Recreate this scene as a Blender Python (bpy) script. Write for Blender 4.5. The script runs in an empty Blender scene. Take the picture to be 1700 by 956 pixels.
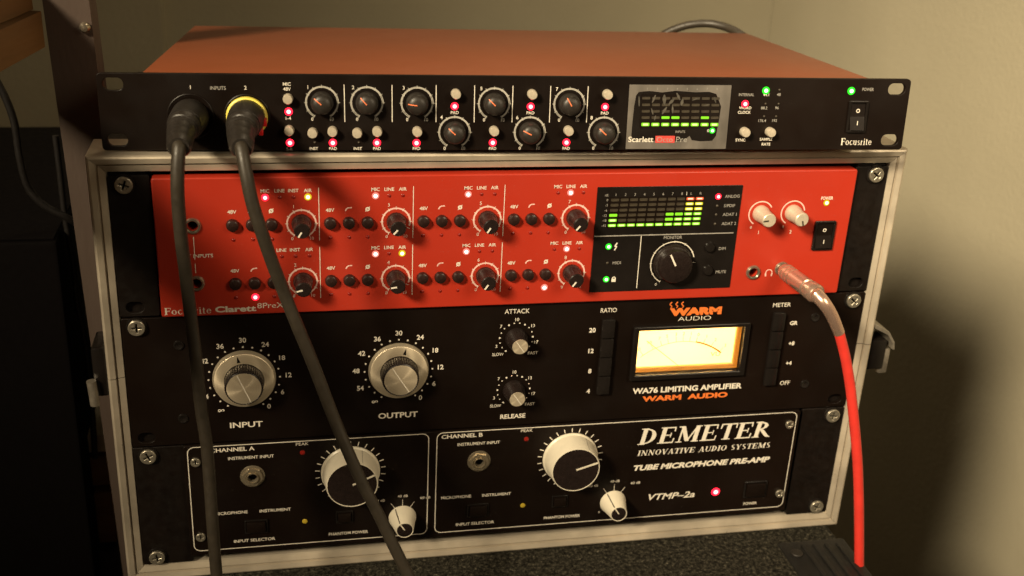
import bpy, bmesh, math, random
from mathutils import Vector, Matrix
from math import sin, cos, pi, radians, hypot, atan2

# ------------------------------------------------------------------ camera, world, light
SC = bpy.context.scene
COL = SC.collection
K = 0.001                                  # all sizes below are millimetres

cam_d = bpy.data.cameras.new('camera')
cam = bpy.data.objects.new('camera', cam_d)
COL.objects.link(cam)
SC.camera = cam
right = Vector((0.97944716, -0.19601389, 0.04755845))
down = Vector((-0.03273594, -0.38714249, -0.92143858))
fwd = Vector((0.19902666, 0.90094353, -0.38560231))
M3 = Matrix((right, -down, -fwd)).transposed()
cam.matrix_world = Matrix.Translation(Vector((-145.77, -638.99, 462.11)) * K) @ M3.to_4x4()
cam_d.sensor_width = 36.0
cam_d.lens = 1864.06 / 1700 * 36.0
cam_d.clip_start = 0.02
cam_d.clip_end = 50.0
cam_d.dof.use_dof = True
cam_d.dof.focus_distance = 0.675
cam_d.dof.aperture_fstop = 9.0

world = bpy.data.worlds.new('World')
SC.world = world
world.use_nodes = True
bg = world.node_tree.nodes['Background']
bg.inputs['Color'].default_value = (1.0, 0.60, 0.30, 1)
bg.inputs['Strength'].default_value = 0.034

def aim(o, src, dst):
    o.location = Vector(src) * K
    o.rotation_euler = (Vector(dst) - Vector(src)).to_track_quat('-Z', 'Y').to_euler()

lamp_d = bpy.data.lights.new('desk_lamp_light', 'SPOT')
lamp = bpy.data.objects.new('desk_lamp_light', lamp_d)
COL.objects.link(lamp)
lamp_d.energy = 2150.0
lamp_d.color = (1.0, 0.83, 0.56)
lamp_d.shadow_soft_size = 0.46
lamp_d.spot_size = radians(20)
lamp_d.spot_blend = 1.0
aim(lamp, (-2550, -2422, 2519), (590, 330, 200))

wall_fill_d = bpy.data.lights.new('back_wall_fill', 'AREA')  # unseen lamp, added to lift the dark back wall
wall_fill_l = bpy.data.objects.new('back_wall_fill', wall_fill_d)
COL.objects.link(wall_fill_l)
wall_fill_d.shape = 'DISK'; wall_fill_d.size = 0.50
wall_fill_d.energy = 3.2
wall_fill_d.color = (1.0, 0.80, 0.52)
aim(wall_fill_l, (250, 760, 1400), (150, 1105, 200))
front_fill_d = bpy.data.lights.new('front_fill', 'SPOT')  # unseen fill lamp, added at front right to soften shadows on the panels
front_fill_l = bpy.data.objects.new('front_fill', front_fill_d)
COL.objects.link(front_fill_l)
front_fill_d.energy = 14.5
front_fill_d.color = (1.0, 0.82, 0.55)
front_fill_d.spot_size = radians(66); front_fill_d.spot_blend = 1.0
front_fill_d.shadow_soft_size = 0.16
aim(front_fill_l, (420, -620, 640), (110, 0, 130))

SC.view_settings.view_transform = 'Standard'
SC.view_settings.look = 'None'
SC.view_settings.exposure = 0.0
SC.view_settings.gamma = 1.0
SC.view_settings.use_curve_mapping = False
SC.render.engine = 'CYCLES'
SC.cycles.max_bounces = 8
SC.cycles.transparent_max_bounces = 12
SC.cycles.caustics_reflective = False
SC.cycles.caustics_refractive = False
SC.cycles.sample_clamp_indirect = 4.0
SC.cycles.use_denoising = True

# ------------------------------------------------------------------ materials
def nodes_of(name):
    m = bpy.data.materials.new(name)
    m.use_nodes = True
    nt = m.node_tree
    return m, nt, nt.nodes['Principled BSDF']

def lnk(nt, a, b): nt.links.new(a, b)

def coords(nt, scale=(1, 1, 1)):
    tc = nt.nodes.new('ShaderNodeTexCoord')
    mp = nt.nodes.new('ShaderNodeMapping')
    mp.inputs['Scale'].default_value = scale
    lnk(nt, tc.outputs['Object'], mp.inputs['Vector'])
    return mp.outputs['Vector']

def noise(nt, vec, scale, detail=4, rough=.55):
    n = nt.nodes.new('ShaderNodeTexNoise')
    n.inputs['Scale'].default_value = scale
    n.inputs['Detail'].default_value = detail
    n.inputs['Roughness'].default_value = rough
    lnk(nt, vec, n.inputs['Vector'])
    return n.outputs['Fac']

def ramp(nt, fac, stops):
    r = nt.nodes.new('ShaderNodeValToRGB')
    el = r.color_ramp.elements
    while len(el) < len(stops): el.new(0.5)
    for e, (pos, c) in zip(el, stops):
        e.position = pos
        e.color = (*c, 1) if len(c) == 3 else c
    lnk(nt, fac, r.inputs['Fac'])
    return r.outputs['Color']

def maprange(nt, fac, a, b, lo, hi):
    r = nt.nodes.new('ShaderNodeMapRange')
    r.inputs['From Min'].default_value = a; r.inputs['From Max'].default_value = b
    r.inputs['To Min'].default_value = lo; r.inputs['To Max'].default_value = hi
    lnk(nt, fac, r.inputs['Value'])
    return r.outputs['Result']

def bump(nt, bs, fac, dist, strength=1.0):
    b = nt.nodes.new('ShaderNodeBump')
    b.inputs['Distance'].default_value = dist
    b.inputs['Strength'].default_value = strength
    lnk(nt, fac, b.inputs['Height'])
    lnk(nt, b.outputs['Normal'], bs.inputs['Normal'])

def surf(name, col, rough=.5, metal=0.0, var=.15, scale=40, bscale=900, bdist=0.0, stretch=(1, 1, 1), rvar=.1, spec=.5, coat=0, dust=0):
    """painted / plastic / metal surface with uneven colour, uneven gloss and fine grain"""
    m, nt, bs = nodes_of(name)
    v = coords(nt, stretch)
    n = noise(nt, v, scale)
    lo = tuple(c * (1 - var) for c in col); hi = tuple(min(1, c * (1 + var)) for c in col)
    base = ramp(nt, n, [(.3, lo), (.7, hi)])
    if dust:                                   # sparse specks of dust and lint
        sp = nt.nodes.new('ShaderNodeMix'); sp.data_type = 'RGBA'
        k = maprange(nt, noise(nt, v, 1100, 2, .5), .70, .76, 0, .55)
        lnk(nt, k, sp.inputs['Factor']); lnk(nt, base, sp.inputs['A'])
        sp.inputs['B'].default_value = (max(dust, col[0]), max(dust * .9, col[1]), max(dust * .75, col[2]), 1)
        base = sp.outputs['Result']
    lnk(nt, base, bs.inputs['Base Color'])
    n2 = noise(nt, v, scale * 3.1, 6)
    lnk(nt, maprange(nt, n2, .3, .7, max(.02, rough - rvar), min(1, rough + rvar)), bs.inputs['Roughness'])
    bs.inputs['Metallic'].default_value = metal
    bs.inputs['Specular IOR Level'].default_value = spec
    bs.inputs['Coat Weight'].default_value = coat
    if bdist:
        bump(nt, bs, noise(nt, v, bscale, 3), bdist)
    return m

def glow(name, col, strength):
    m = bpy.data.materials.new(name); m.use_nodes = True
    nt = m.node_tree
    nt.nodes.remove(nt.nodes['Principled BSDF'])
    e = nt.nodes.new('ShaderNodeEmission')
    e.inputs['Color'].default_value = (*col, 1); e.inputs['Strength'].default_value = strength
    lnk(nt, e.outputs[0], nt.nodes['Material Output'].inputs[0])
    return m

MT = {}
MT['panel'] = surf('black_panel', (.0065, .0036, .0024), .42, 0, .35, 9, 2500, 7e-6, rvar=.10, spec=.20, dust=.05)
MT['panel_gloss'] = surf('black_gloss', (.010, .008, .007), .22, 0, .3, 30, rvar=.06)
MT['ear'] = surf('black_steel', (.006, .0036, .0025), .5, 0, .3, 60, 2500, 1.0e-5, spec=.28, dust=.05)
MT['red'] = surf('red_fascia', (.40, .029, .013), .40, 0, .07, 8, 3000, 8e-6, rvar=.12, spec=.4, dust=.12)
MT['lid'] = surf('red_lid', (.24, .062, .022), .36, 0, .06, 9, 1800, 5e-6, rvar=.03, spec=1.0)
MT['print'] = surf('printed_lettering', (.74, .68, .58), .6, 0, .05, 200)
MT['print_dim'] = surf('printed_scale', (.30, .28, .25), .6, 0, .15, 200)
MT['print_mid'] = surf('printed_ring', (.46, .43, .37), .6, 0, .15, 200)
MT['latch_metal'] = surf('worn_steel', (.24, .21, .17), .4, .5, .3, 120)
MT['print_pink'] = surf('printed_scale_on_red', (.78, .50, .44), .6, 0, .06, 200)
MT['orange'] = surf('orange_print', (.75, .17, .03), .55, 0, .05, 200)
MT['rubber'] = surf('black_rubber', (.020, .016, .013), .45, 0, .25, 400, 4000, 1e-5)
MT['knob_black'] = surf('black_knob', (.014, .009, .008), .30, 0, .2, 300, rvar=.08)
MT['button'] = surf('dark_button', (.022, .010, .008), .33, 0, .2, 300)
MT['silver'] = surf('silver_plastic', (.62, .54, .42), .34, .35, .08, 300)
MT['cream'] = surf('cream_plastic', (.66, .60, .48), .38, 0, .05, 120, 2500, 8e-6)
MT['screw'] = surf('screw_steel', (.55, .50, .40), .34, .85, .2, 400)
MT['nickel'] = surf('nickel', (.46, .40, .31), .24, .85, .05, 60, rvar=.03)
MT['brass'] = surf('warm_nickel', (.72, .48, .37), .27, .80, .04, 60, rvar=.03)
MT['jackmetal'] = surf('worn_nickel', (.50, .42, .30), .28, .8, .08, 60, rvar=.05)
MT['alu'] = surf('aluminium_edge', (.60, .52, .41), .40, .50, .30, 30, 500, 8e-5, stretch=(.6, 1, .6), rvar=.14)
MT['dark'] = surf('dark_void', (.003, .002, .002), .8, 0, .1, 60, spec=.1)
MT['laminate'] = surf('black_laminate', (.018, .015, .012), .5, 0, .3, 200, 1500, 1e-4)
MT['cable'] = surf('grey_cable', (.032, .025, .017), .48, 0, .2, 160, 2500, 2e-5)
MT['blackcable'] = surf('black_cable', (.010, .008, .007), .5, 0, .2, 160)
MT['redcable'] = surf('red_cable', (.66, .040, .028), .42, 0, .07, 120, 2000, 1e-5)
MT['yellow'] = surf('yellow_ring', (.85, .72, .12), .4, 0, .05, 200)
MT['led_reflection_red'] = surf('painted_led_reflection', (.75, .02, .02), .35, 0, .05, 200)
MT['orangeline'] = surf('orange_pointer', (.78, .20, .08), .5, 0, .05, 200)
MT['film'] = surf('cloudy_film', (.13, .115, .10), .38, 0, .35, 55, 600, 6e-5, stretch=(1, 1, .5), rvar=.15)
MT['residue'] = surf('glue_residue', (.07, .062, .05), .45, 0, .4, 300)
MT['logored'] = surf('logo_red', (.55, .06, .05), .5, 0, .1, 200)
MT['seg_off'] = surf('unlit_segment', (.045, .036, .024), .4, 0, .4, 150)
MT['led_off'] = surf('unlit_lens', (.22, .012, .008), .25, 0, .2, 200)
MT['led_off_dark'] = surf('unlit_dark_lens', (.10, .085, .065), .25, 0, .2, 200)
MT['led_amber_off'] = surf('unlit_amber_lens', (.42, .30, .03), .25, 0, .2, 200)
MT['led_red_core'] = glow('lit_red_core', (1.0, .36, .34), 4.0)
MT['led_red'] = glow('lit_red_lens', (1.0, .012, .03), 4.0)
MT['led_green_core'] = glow('lit_green_core', (.50, 1.0, .42), 3.2)
MT['led_green'] = glow('lit_green_lens', (.03, .75, .02), 1.8)
MT['led_yellow_core'] = glow('lit_yellow_core', (1.0, .92, .42), 3.6)
MT['led_yellow'] = glow('lit_yellow_lens', (.85, .62, .02), 1.0)
MT['led_white_core'] = glow('lit_pale_core', (1.0, .72, .68), 4.0)
MT['led_white'] = glow('lit_pale_lens', (1.0, .30, .22), 1.2)
MT['seg_green'] = glow('lit_green_segment', (.36, .95, .03), 1.05)
MT['seg_green_hot'] = glow('lit_green_segment_centre', (.85, 1.0, .30), 1.7)
MT['seg_yellow'] = glow('lit_yellow_segment', (.90, .78, .03), 1.1)
MT['seg_yellow_hot'] = glow('lit_yellow_segment_centre', (1.0, .98, .40), 1.7)
MT['seg_red'] = glow('lit_red_segment', (1.0, .12, .03), 1.2)
MT['seg_red_hot'] = glow('lit_red_segment_centre', (1.0, .62, .38), 1.7)
MT['post_paint'] = surf('mauve_paint', (.080, .055, .043), .6, 0, .18, 12, 300, 2e-4, stretch=(1, 1, .3))
MT['pine'] = surf('dull_pine', (.20, .105, .035), .6, 0, .25, 18, 400, 1e-4, stretch=(1, .12, 3))
MT['rubber_dark'] = surf('corner_plastic', (.005, .004, .003), .65, 0, .3, 60)
MT['floor'] = surf('dark_floor', (.03, .02, .012), .7, 0, .3, 10)

def m_wall():
    m, nt, bs = nodes_of('painted_plaster')
    v = coords(nt)
    lnk(nt, ramp(nt, noise(nt, v, 5), [(.3, (.345, .308, .222)), (.7, (.38, .34, .247))]), bs.inputs['Base Color'])
    bs.inputs['Roughness'].default_value = .75
    bs.inputs['Specular IOR Level'].default_value = .2
    bump(nt, bs, noise(nt, v, 190, 5, .6), 8e-4)
    return m
MT['wall'] = m_wall()

def m_carpet():
    m, nt, bs = nodes_of('speckled_carpet')
    v = coords(nt)
    a = noise(nt, v, 330, 5, .85)
    lnk(nt, ramp(nt, a, [(.40, (.008, .007, .005)), (.52, (.030, .027, .020)), (.62, (.08, .072, .052)), (.72, (.26, .23, .17))]), bs.inputs['Base Color'])
    bs.inputs['Roughness'].default_value = .95
    bs.inputs['Specular IOR Level'].default_value = .1
    bump(nt, bs, noise(nt, v, 500, 4, .7), 8e-4)
    return m
MT['carpet'] = m_carpet()

def m_brushed(name, col, rough):
    """turned metal: grain runs in circles round the knob's axis (object Y)"""
    m, nt, bs = nodes_of(name)
    bs.inputs['Metallic'].default_value = .6
    bs.inputs['Roughness'].default_value = rough
    bs.inputs['Anisotropic'].default_value = .85
    t = nt.nodes.new('ShaderNodeTangent'); t.direction_type = 'RADIAL'; t.axis = 'Y'
    lnk(nt, t.outputs[0], bs.inputs['Tangent'])
    v = coords(nt)
    ln = nt.nodes.new('ShaderNodeVectorMath'); ln.operation = 'LENGTH'
    sp = nt.nodes.new('ShaderNodeVectorMath'); sp.operation = 'MULTIPLY'
    sp.inputs[1].default_value = (1, 0, 1)
    lnk(nt, v, sp.inputs[0]); lnk(nt, sp.outputs[0], ln.inputs[0])
    n = nt.nodes.new('ShaderNodeTexNoise'); n.noise_dimensions = '1D'
    n.inputs['Scale'].default_value = 3000
    lnk(nt, ln.outputs['Value'], n.inputs['W'])
    lo = tuple(c * .82 for c in col)
    lnk(nt, ramp(nt, n.outputs['Fac'], [(.3, lo), (.7, col)]), bs.inputs['Base Color'])
    return m
MT['brushed'] = m_brushed('brushed_knob_metal', (.80, .68, .50), .34)

def m_glass():
    m = bpy.data.materials.new('clear_window'); m.use_nodes = True
    nt = m.node_tree; nt.nodes.remove(nt.nodes['Principled BSDF'])
    t = nt.nodes.new('ShaderNodeBsdfTransparent'); t.inputs[0].default_value = (.97, .95, .90, 1)
    g = nt.nodes.new('ShaderNodeBsdfGlossy'); g.inputs['Roughness'].default_value = .04
    f = nt.nodes.new('ShaderNodeFresnel'); f.inputs[0].default_value = 1.45
    x = nt.nodes.new('ShaderNodeMixShader')
    lnk(nt, f.outputs[0], x.inputs[0]); lnk(nt, t.outputs[0], x.inputs[1]); lnk(nt, g.outputs[0], x.inputs[2])
    lnk(nt, x.outputs[0], nt.nodes['Material Output'].inputs[0])
    return m
MT['glass'] = m_glass()

def m_dial(name, col, k):
    m = bpy.data.materials.new(name); m.use_nodes = True
    nt = m.node_tree; nt.nodes.remove(nt.nodes['Principled BSDF'])
    d = nt.nodes.new('ShaderNodeBsdfDiffuse'); d.inputs[0].default_value = (*col, 1)
    t = nt.nodes.new('ShaderNodeBsdfTranslucent'); t.inputs[0].default_value = (*col, 1)
    x = nt.nodes.new('ShaderNodeMixShader'); x.inputs[0].default_value = k
    lnk(nt, d.outputs[0], x.inputs[1]); lnk(nt, t.outputs[0], x.inputs[2])
    lnk(nt, x.outputs[0], nt.nodes['Material Output'].inputs[0])
    return m
MT['dial'] = m_dial('dial_paper', (.90, .84, .68), .65)
MT['dial_ink'] = m_dial('dial_ink', (.17, .06, .02), .5)
MT['lampbox'] = surf('lamp_house', (.82, .70, .48), .7, 0, .05, 60)
MT['lip'] = m_dial('amber_lip', (.94, .76, .48), .4)

# ------------------------------------------------------------------ mesh helpers (mm in, metres out)
class MB:
    def __init__(s): s.v = []; s.f = []; s.sm = []
    def add(s, vs, fs, smooth=False):
        o = len(s.v); s.v += vs
        for f in fs: s.f.append([i + o for i in f]); s.sm.append(smooth)
        return s
    def box(s, x0, x1, y0, y1, z0, z1, bev=0):
        bm = bmesh.new()
        bmesh.ops.create_cube(bm, size=1)
        for v in bm.verts:
            v.co = Vector(((x0 + x1) / 2 + v.co.x * (x1 - x0), (y0 + y1) / 2 + v.co.y * (y1 - y0), (z0 + z1) / 2 + v.co.z * (z1 - z0)))
        if bev: bmesh.ops.bevel(bm, geom=list(bm.edges), offset=bev, segments=2, affect='EDGES', profile=.5)
        bm.verts.index_update()
        s.add([tuple(v.co) for v in bm.verts], [[v.index for v in f.verts] for f in bm.faces], bool(bev))
        bm.free(); return s
    def lathe(s, prof, cx=0, cz=0, seg=28, flute=0, fdepth=0, caps=False):
        """prof [(y, r)...], axis along y"""
        vs = []; fs = []; n = len(prof)
        for (y, r) in prof:
            for k in range(seg):
                a = 2 * pi * k / seg
                rr = r + (fdepth if flute and k % 2 and r > .01 else 0)
                vs.append((cx + rr * sin(a), y, cz + rr * cos(a)))
        for i in range(n - 1):
            for k in range(seg):
                k2 = (k + 1) % seg
                fs.append([i * seg + k, (i + 1) * seg + k, (i + 1) * seg + k2, i * seg + k2])
        if caps and prof[0][1] > .01: fs.append(list(range(seg)))
        if caps and prof[-1][1] > .01: fs.append([(n - 1) * seg + k for k in range(seg)][::-1])
        return s.add(vs, fs, True)
    def tube(s, pts, r, seg=14, caps=True):
        P = [Vector(p) for p in pts]; n = len(P)
        rs = r if isinstance(r, (list, tuple)) else [r] * n
        up = Vector((0, 0, 1)); vs = []; fs = []
        T = [(P[min(i + 1, n - 1)] - P[max(i - 1, 0)]).normalized() for i in range(n)]
        nrm = T[0].cross(up)
        if nrm.length < .1: nrm = T[0].cross(Vector((0, 1, 0)))
        nrm.normalize()
        for i in range(n):
            nrm = (nrm - T[i] * nrm.dot(T[i])).normalized()
            b = T[i].cross(nrm)
            for k in range(seg):
                a = 2 * pi * k / seg
                vs.append(tuple(P[i] + (nrm * cos(a) + b * sin(a)) * rs[i]))
        for i in range(n - 1):
            for k in range(seg):
                k2 = (k + 1) % seg
                fs.append([i * seg + k, i * seg + k2, (i + 1) * seg + k2, (i + 1) * seg + k])
        if caps:
            fs.append(list(range(seg))[::-1]); fs.append([(n - 1) * seg + k for k in range(seg)])
        return s.add(vs, fs, True)
    def quad(s, x0, z0, x1, z1, w, y=0, w2=None):
        """flat stroke in the xz plane"""
        d = Vector((x1 - x0, z1 - z0)); L = d.length or 1; px, pz = -d.y / L, d.x / L
        a = w / 2; b = (w if w2 is None else w2) / 2
        return s.add([(x0 + px * a, y, z0 + pz * a), (x0 - px * a, y, z0 - pz * a), (x1 - px * b, y, z1 - pz * b), (x1 + px * b, y, z1 + pz * b)], [[0, 1, 2, 3]])
    def arc(s, cx, cz, r0, r1, a0, a1, y=0, n=24):
        """flat band, clock angles in degrees"""
        vs = []; fs = []
        for k in range(n + 1):
            a = radians(a0 + (a1 - a0) * k / n)
            vs += [(cx + r0 * sin(a), y, cz + r0 * cos(a)), (cx + r1 * sin(a), y, cz + r1 * cos(a))]
        for k in range(n): fs.append([2 * k, 2 * k + 2, 2 * k + 3, 2 * k + 1])
        return s.add(vs, fs)
    def mesh(s, name, angle=35):
        me = bpy.data.meshes.new(name)
        me.from_pydata([(x * K, y * K, z * K) for x, y, z in s.v], [], s.f)
        me.polygons.foreach_set('use_smooth', s.sm)
        bm = bmesh.new(); bm.from_mesh(me)
        bmesh.ops.recalc_face_normals(bm, faces=bm.faces)
        bm.to_mesh(me); bm.free()
        if any(s.sm): me.set_sharp_from_angle(angle=radians(angle))
        return me

def curve_plate(outlines, y0, y1, bev=0):
    """solid plate cut from outlines (first = rim, others = holes) in the xz plane, front at y0, back at y1"""
    cu = bpy.data.curves.new('plate', 'CURVE'); cu.dimensions = '2D'; cu.fill_mode = 'BOTH'
    t = (y1 - y0) / 2
    cu.extrude = max(0, t - bev); cu.bevel_depth = bev; cu.bevel_resolution = 2 if bev else 0
    cu.offset = -bev
    for o in outlines:
        sp = cu.splines.new('POLY'); sp.points.add(len(o) - 1); sp.use_cyclic_u = True
        for p, (x, z) in zip(sp.points, o): p.co = (x, z, 0, 1)
    ob = bpy.data.objects.new('plate', cu)
    me = bpy.data.meshes.new_from_object(ob)
    mb = MB(); ym = (y0 + y1) / 2
    mb.add([(v.co.x, ym - v.co.z, v.co.y) for v in me.vertices], [list(p.vertices) for p in me.polygons], bool(bev))
    bpy.data.objects.remove(ob); bpy.data.curves.remove(cu); bpy.data.meshes.remove(me)
    return mb

def rrect(x0, x1, z0, z1, r, n=5):
    pts = []
    for cx, cz, a0 in ((x1 - r, z1 - r, 0), (x0 + r, z1 - r, 90), (x0 + r, z0 + r, 180), (x1 - r, z0 + r, 270)):
        for k in range(n + 1):
            a = radians(a0 + 90 * k / n); pts.append((cx + r * cos(a), cz + r * sin(a)))
    return pts
def circ(cx, cz, r, n=28): return [(cx + r * cos(2 * pi * k / n), cz + r * sin(2 * pi * k / n)) for k in range(n)]

FONT = bpy.data.curves.new('font', 'FONT')
FOB = bpy.data.objects.new('font', FONT)
def text(mb, s, x, z, h, w=None, y=0, bold=0, shear=0, align='C', space=1.0):
    """flat lettering centred on x, z; h = height of a capital, w = full width (optional)"""
    FONT.body = 'H'; FONT.offset = bold; FONT.shear = 0; FONT.space_character = space; FONT.resolution_u = 3
    FONT.size = 1
    me = bpy.data.meshes.new_from_object(FOB)
    hh = max(v.co.y for v in me.vertices) - min(v.co.y for v in me.vertices); z0 = min(v.co.y for v in me.vertices)
    bpy.data.meshes.remove(me)
    FONT.body = s; FONT.shear = shear
    me = bpy.data.meshes.new_from_object(FOB)
    xs = [v.co.x for v in me.vertices]
    a, b = min(xs), max(xs)
    k = h / hh; kx = (w / (b - a)) if w else k
    xc = (a + b) / 2 if align == 'C' else (a if align == 'L' else b)
    mb.add([(x + (v.co.x - xc) * kx, y, z - h / 2 + (v.co.y - z0) * k) for v in me.vertices], [list(p.vertices) for p in me.polygons])
    bpy.data.meshes.remove(me)

# a small serif alphabet: L = stem / bar (x0,z0,x1,z1,w), A = curved band (cx,cz,rx,rz,a0,a1,thick)
TK, TN = .20, .08
def _s(x, z, w=.34): return ('L', x - w / 2, z, x + w / 2, z, .055)
SERIF = {
 'D': (.86, [('L', .2, 0, .2, 1, TK), _s(.17, .97), _s(.17, .03), ('A', .26, .5, .50, .47, 0, 180, TK)]),
 'E': (.80, [('L', .2, 0, .2, 1, TK), _s(.16, .97, .3), _s(.16, .03, .3), ('L', .2, .965, .7, .965, .07), ('L', .2, .035, .74, .035, .07), ('L', .2, .5, .55, .5, .06), ('L', .68, 1, .7, .72, .06), ('L', .72, 0, .74, .3, .06), ('L', .55, .36, .55, .64, .05)]),
 'M': (1.12, [('L', .18, 0, .2, 1, TN), ('L', .2, 1, .56, .06, TK), ('L', .56, .06, .9, 1, TN), ('L', .92, 0, .92, 1, TK), _s(.17, .03, .3), _s(.93, .03, .34), _s(.14, .97, .26), _s(.97, .97, .28)]),
 'T': (.80, [('L', .42, 0, .42, 1, TK), _s(.42, .03, .4), ('L', .05, .965, .79, .965, .07), ('L', .07, 1, .05, .7, .06), ('L', .77, 1, .79, .7, .06)]),
 'R': (.88, [('L', .2, 0, .2, 1, TK), _s(.17, .97), _s(.17, .03), ('A', .24, .73, .40, .24, 0, 180, TK * .9), ('L', .36, .5, .74, .03, TK), _s(.78, .03, .2)]),
 'I': (.42, [('L', .2, 0, .2, 1, TK), _s(.2, .97), _s(.2, .03)]),
 'N': (.96, [('L', .18, 0, .18, 1, TN), ('L', .18, 1, .76, 0, TK), ('L', .76, 0, .76, 1, TN), _s(.17, .03, .3), _s(.14, .97, .26), _s(.77, .97, .3)]),
 'O': (.90, [('A', .43, .5, .40, .49, 0, 360, TK)]),
 'V': (.84, [('L', .14, 1, .44, 0, TK), ('L', .44, 0, .74, 1, TN), _s(.14, .97), _s(.74, .97, .28)]),
 'A': (.86, [('L', .42, 1, .14, 0, TN), ('L', .42, 1, .72, 0, TK), ('L', .24, .32, .62, .32, .06), _s(.14, .03, .28), _s(.73, .03)]),
 'U': (.90, [('L', .2, .3, .2, 1, TK), ('L', .74, .3, .74, 1, TN), ('A', .47, .3, .31, .29, 90, 270, TK * .7), _s(.2, .97), _s(.74, .97, .28)]),
 'S': (.70, [('A', .36, .74, .25, .25, -180, 40, TK * .85), ('A', .36, .25, .28, .25, 0, 220, TK * .85), ('L', .22, .62, .5, .38, TK)]),
 'Y': (.82, [('L', .14, 1, .42, .45, TK), ('L', .42, .45, .7, 1, TN), ('L', .42, 0, .42, .45, TK), _s(.14, .97, .3), _s(.7, .97, .26), _s(.42, .03)]),
 'F': (.74, [('L', .2, 0, .2, 1, TK), _s(.18, .97, .3), _s(.2, .03), ('L', .2, .965, .68, .965, .07), ('L', .2, .52, .55, .52, .06), ('L', .67, 1, .69, .72, .06), ('L', .55, .4, .55, .64, .05)]),
 'o': (.62, [('A', .30, .34, .27, .335, 0, 360, .13)]),
 'c': (.54, [('A', .30, .34, .26, .335, 120, 395, .13)]),
 'u': (.66, [('L', .16, .2, .16, .66, .13), ('L', .5, 0, .5, .66, .13), ('A', .33, .22, .22, .21, 90, 270, .08), _s(.13, .64, .2), _s(.47, .64, .2)]),
 's': (.48, [('A', .25, .49, .17, .16, -180, 40, .1), ('A', .25, .17, .19, .16, 0, 220, .1), ('L', .16, .42, .34, .25, .1)]),
 'r': (.46, [('L', .16, 0, .16, .66, .13), _s(.16, .03, .28), ('L', .16, .46, .38, .62, .09)]),
 'i': (.32, [('L', .15, 0, .15, .66, .13), _s(.15, .03, .28), ('L', .15, .80, .15, .92, .12)]),
 't': (.40, [('L', .17, .06, .17, .86, .12), ('L', .04, .64, .34, .64, .06), ('L', .17, .05, .34, .05, .08)]),
 'e': (.56, [('A', .29, .34, .25, .335, 115, 450, .12), ('L', .06, .38, .52, .38, .055)]),
 ' ': (.45, []), }
def serif(mb, s, x, z, h, w, y=0, slant=0.0, track=.04):
    tot = sum(SERIF[c][0] + track for c in s) - track
    k = w / tot; cx = 0; n = 0
    def tr(u, v): return (x - w / 2 + (cx + u) * k + v * h * slant, z - h / 2 + v * h)
    for c in s:
        for op in SERIF[c][1]:
            n += 1; yy = y - .004 * (n % 7)
            if op[0] == 'L':
                _, x0, z0, x1, z1, t = op
                horiz = abs(z1 - z0) < abs(x1 - x0) * .3
                if horiz: q = [(x0, z0 - t / 2), (x1, z1 - t / 2), (x1, z1 + t / 2), (x0, z0 + t / 2)]
                else: q = [(x0 - t / 2, z0), (x0 + t / 2, z0), (x1 + t / 2, z1), (x1 - t / 2, z1)]
                vs = [tr(*p) for p in q]
                mb.add([(a, yy, b) for a, b in vs], [[0, 1, 2, 3]])
            else:
                _, ax, az, rx, rz, a0, a1, t = op
                m = 18; vs = []
                for i in range(m + 1):
                    a = radians(a0 + (a1 - a0) * i / m)
                    tt = .06 + (t - .06) * abs(sin(a))
                    for q in (0, 1):
                        vs.append(tr(ax + (rx - q * tt) * sin(a), az + (rz - q * min(tt, .07)) * cos(a)))
                mb.add([(a, yy, b) for a, b in vs], [[2 * i, 2 * i + 1, 2 * i + 3, 2 * i + 2] for i in range(m)])
        cx += SERIF[c][0] + track

# ------------------------------------------------------------------ object helpers
def thing(name, label, cat, loc=(0, 0, 0), rot=None, group=None):
    o = bpy.data.objects.new(name, None); COL.objects.link(o)
    o.empty_display_size = .02
    o.location = Vector(loc) * K
    if rot is not None: o.rotation_euler = rot
    o['label'] = label; o['category'] = cat
    if group: o['group'] = group
    return o
STUFF = ('lettering', 'scale_print', 'display_print', 'dial_print', 'rocker_marks', 'glue_residue')
def part(name, geo, mat, parent=None, loc=(0, 0, 0), roty=0, label=None, angle=35, scale=None):
    me = geo.mesh(name, angle) if isinstance(geo, MB) else geo
    if not me.materials: me.materials.append(MT[mat])
    o = bpy.data.objects.new(name, me); COL.objects.link(o)
    o.location = Vector(loc) * K
    if roty: o.rotation_euler = (0, radians(roty), 0)
    if scale: o.scale = scale
    if parent: o.parent = parent
    if label: o['label'] = label
    if name in STUFF: o['kind'] = 'stuff'
    return o
def struct(name, geo, mat, label=None):
    o = part(name, geo, mat); o['kind'] = 'structure'
    if label: o['label'] = label
    return o
CACHE = {}
def shared(key, fn, mat):
    if key not in CACHE:
        me = fn().mesh(key if isinstance(key, str) else key[0]); me.materials.append(MT[mat]); CACHE[key] = me
    return CACHE[key]

def led(par, x, z, y, col=None, r=1.2, off='led_off', name='indicator_led'):
    """small dome; a lit one has a hot core inside its coloured lens"""
    if col is None:
        return part(name, shared(('unlit_led', r, off), lambda: MB().lathe([(0, r), (-.35, r * .9), (-.6, r * .55), (-.7, 0)], seg=14), off), None, par, (x, y, z))
    o = part(name, shared(('lit_led', r, col), lambda: MB().lathe([(.2, r * 1.62), (-.2, r * 1.55), (-.4, r * 1.25), (-.45, r * .7)], seg=20), 'led_' + col), None, par, (x, y, z))
    part('core', shared(('led_core', r, col), lambda: MB().lathe([(-.3, r * .84), (-.75, r * .78), (-1.05, r * .5), (-1.15, 0)], seg=18), 'led_' + col + '_core'), None, o)
    return o

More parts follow.
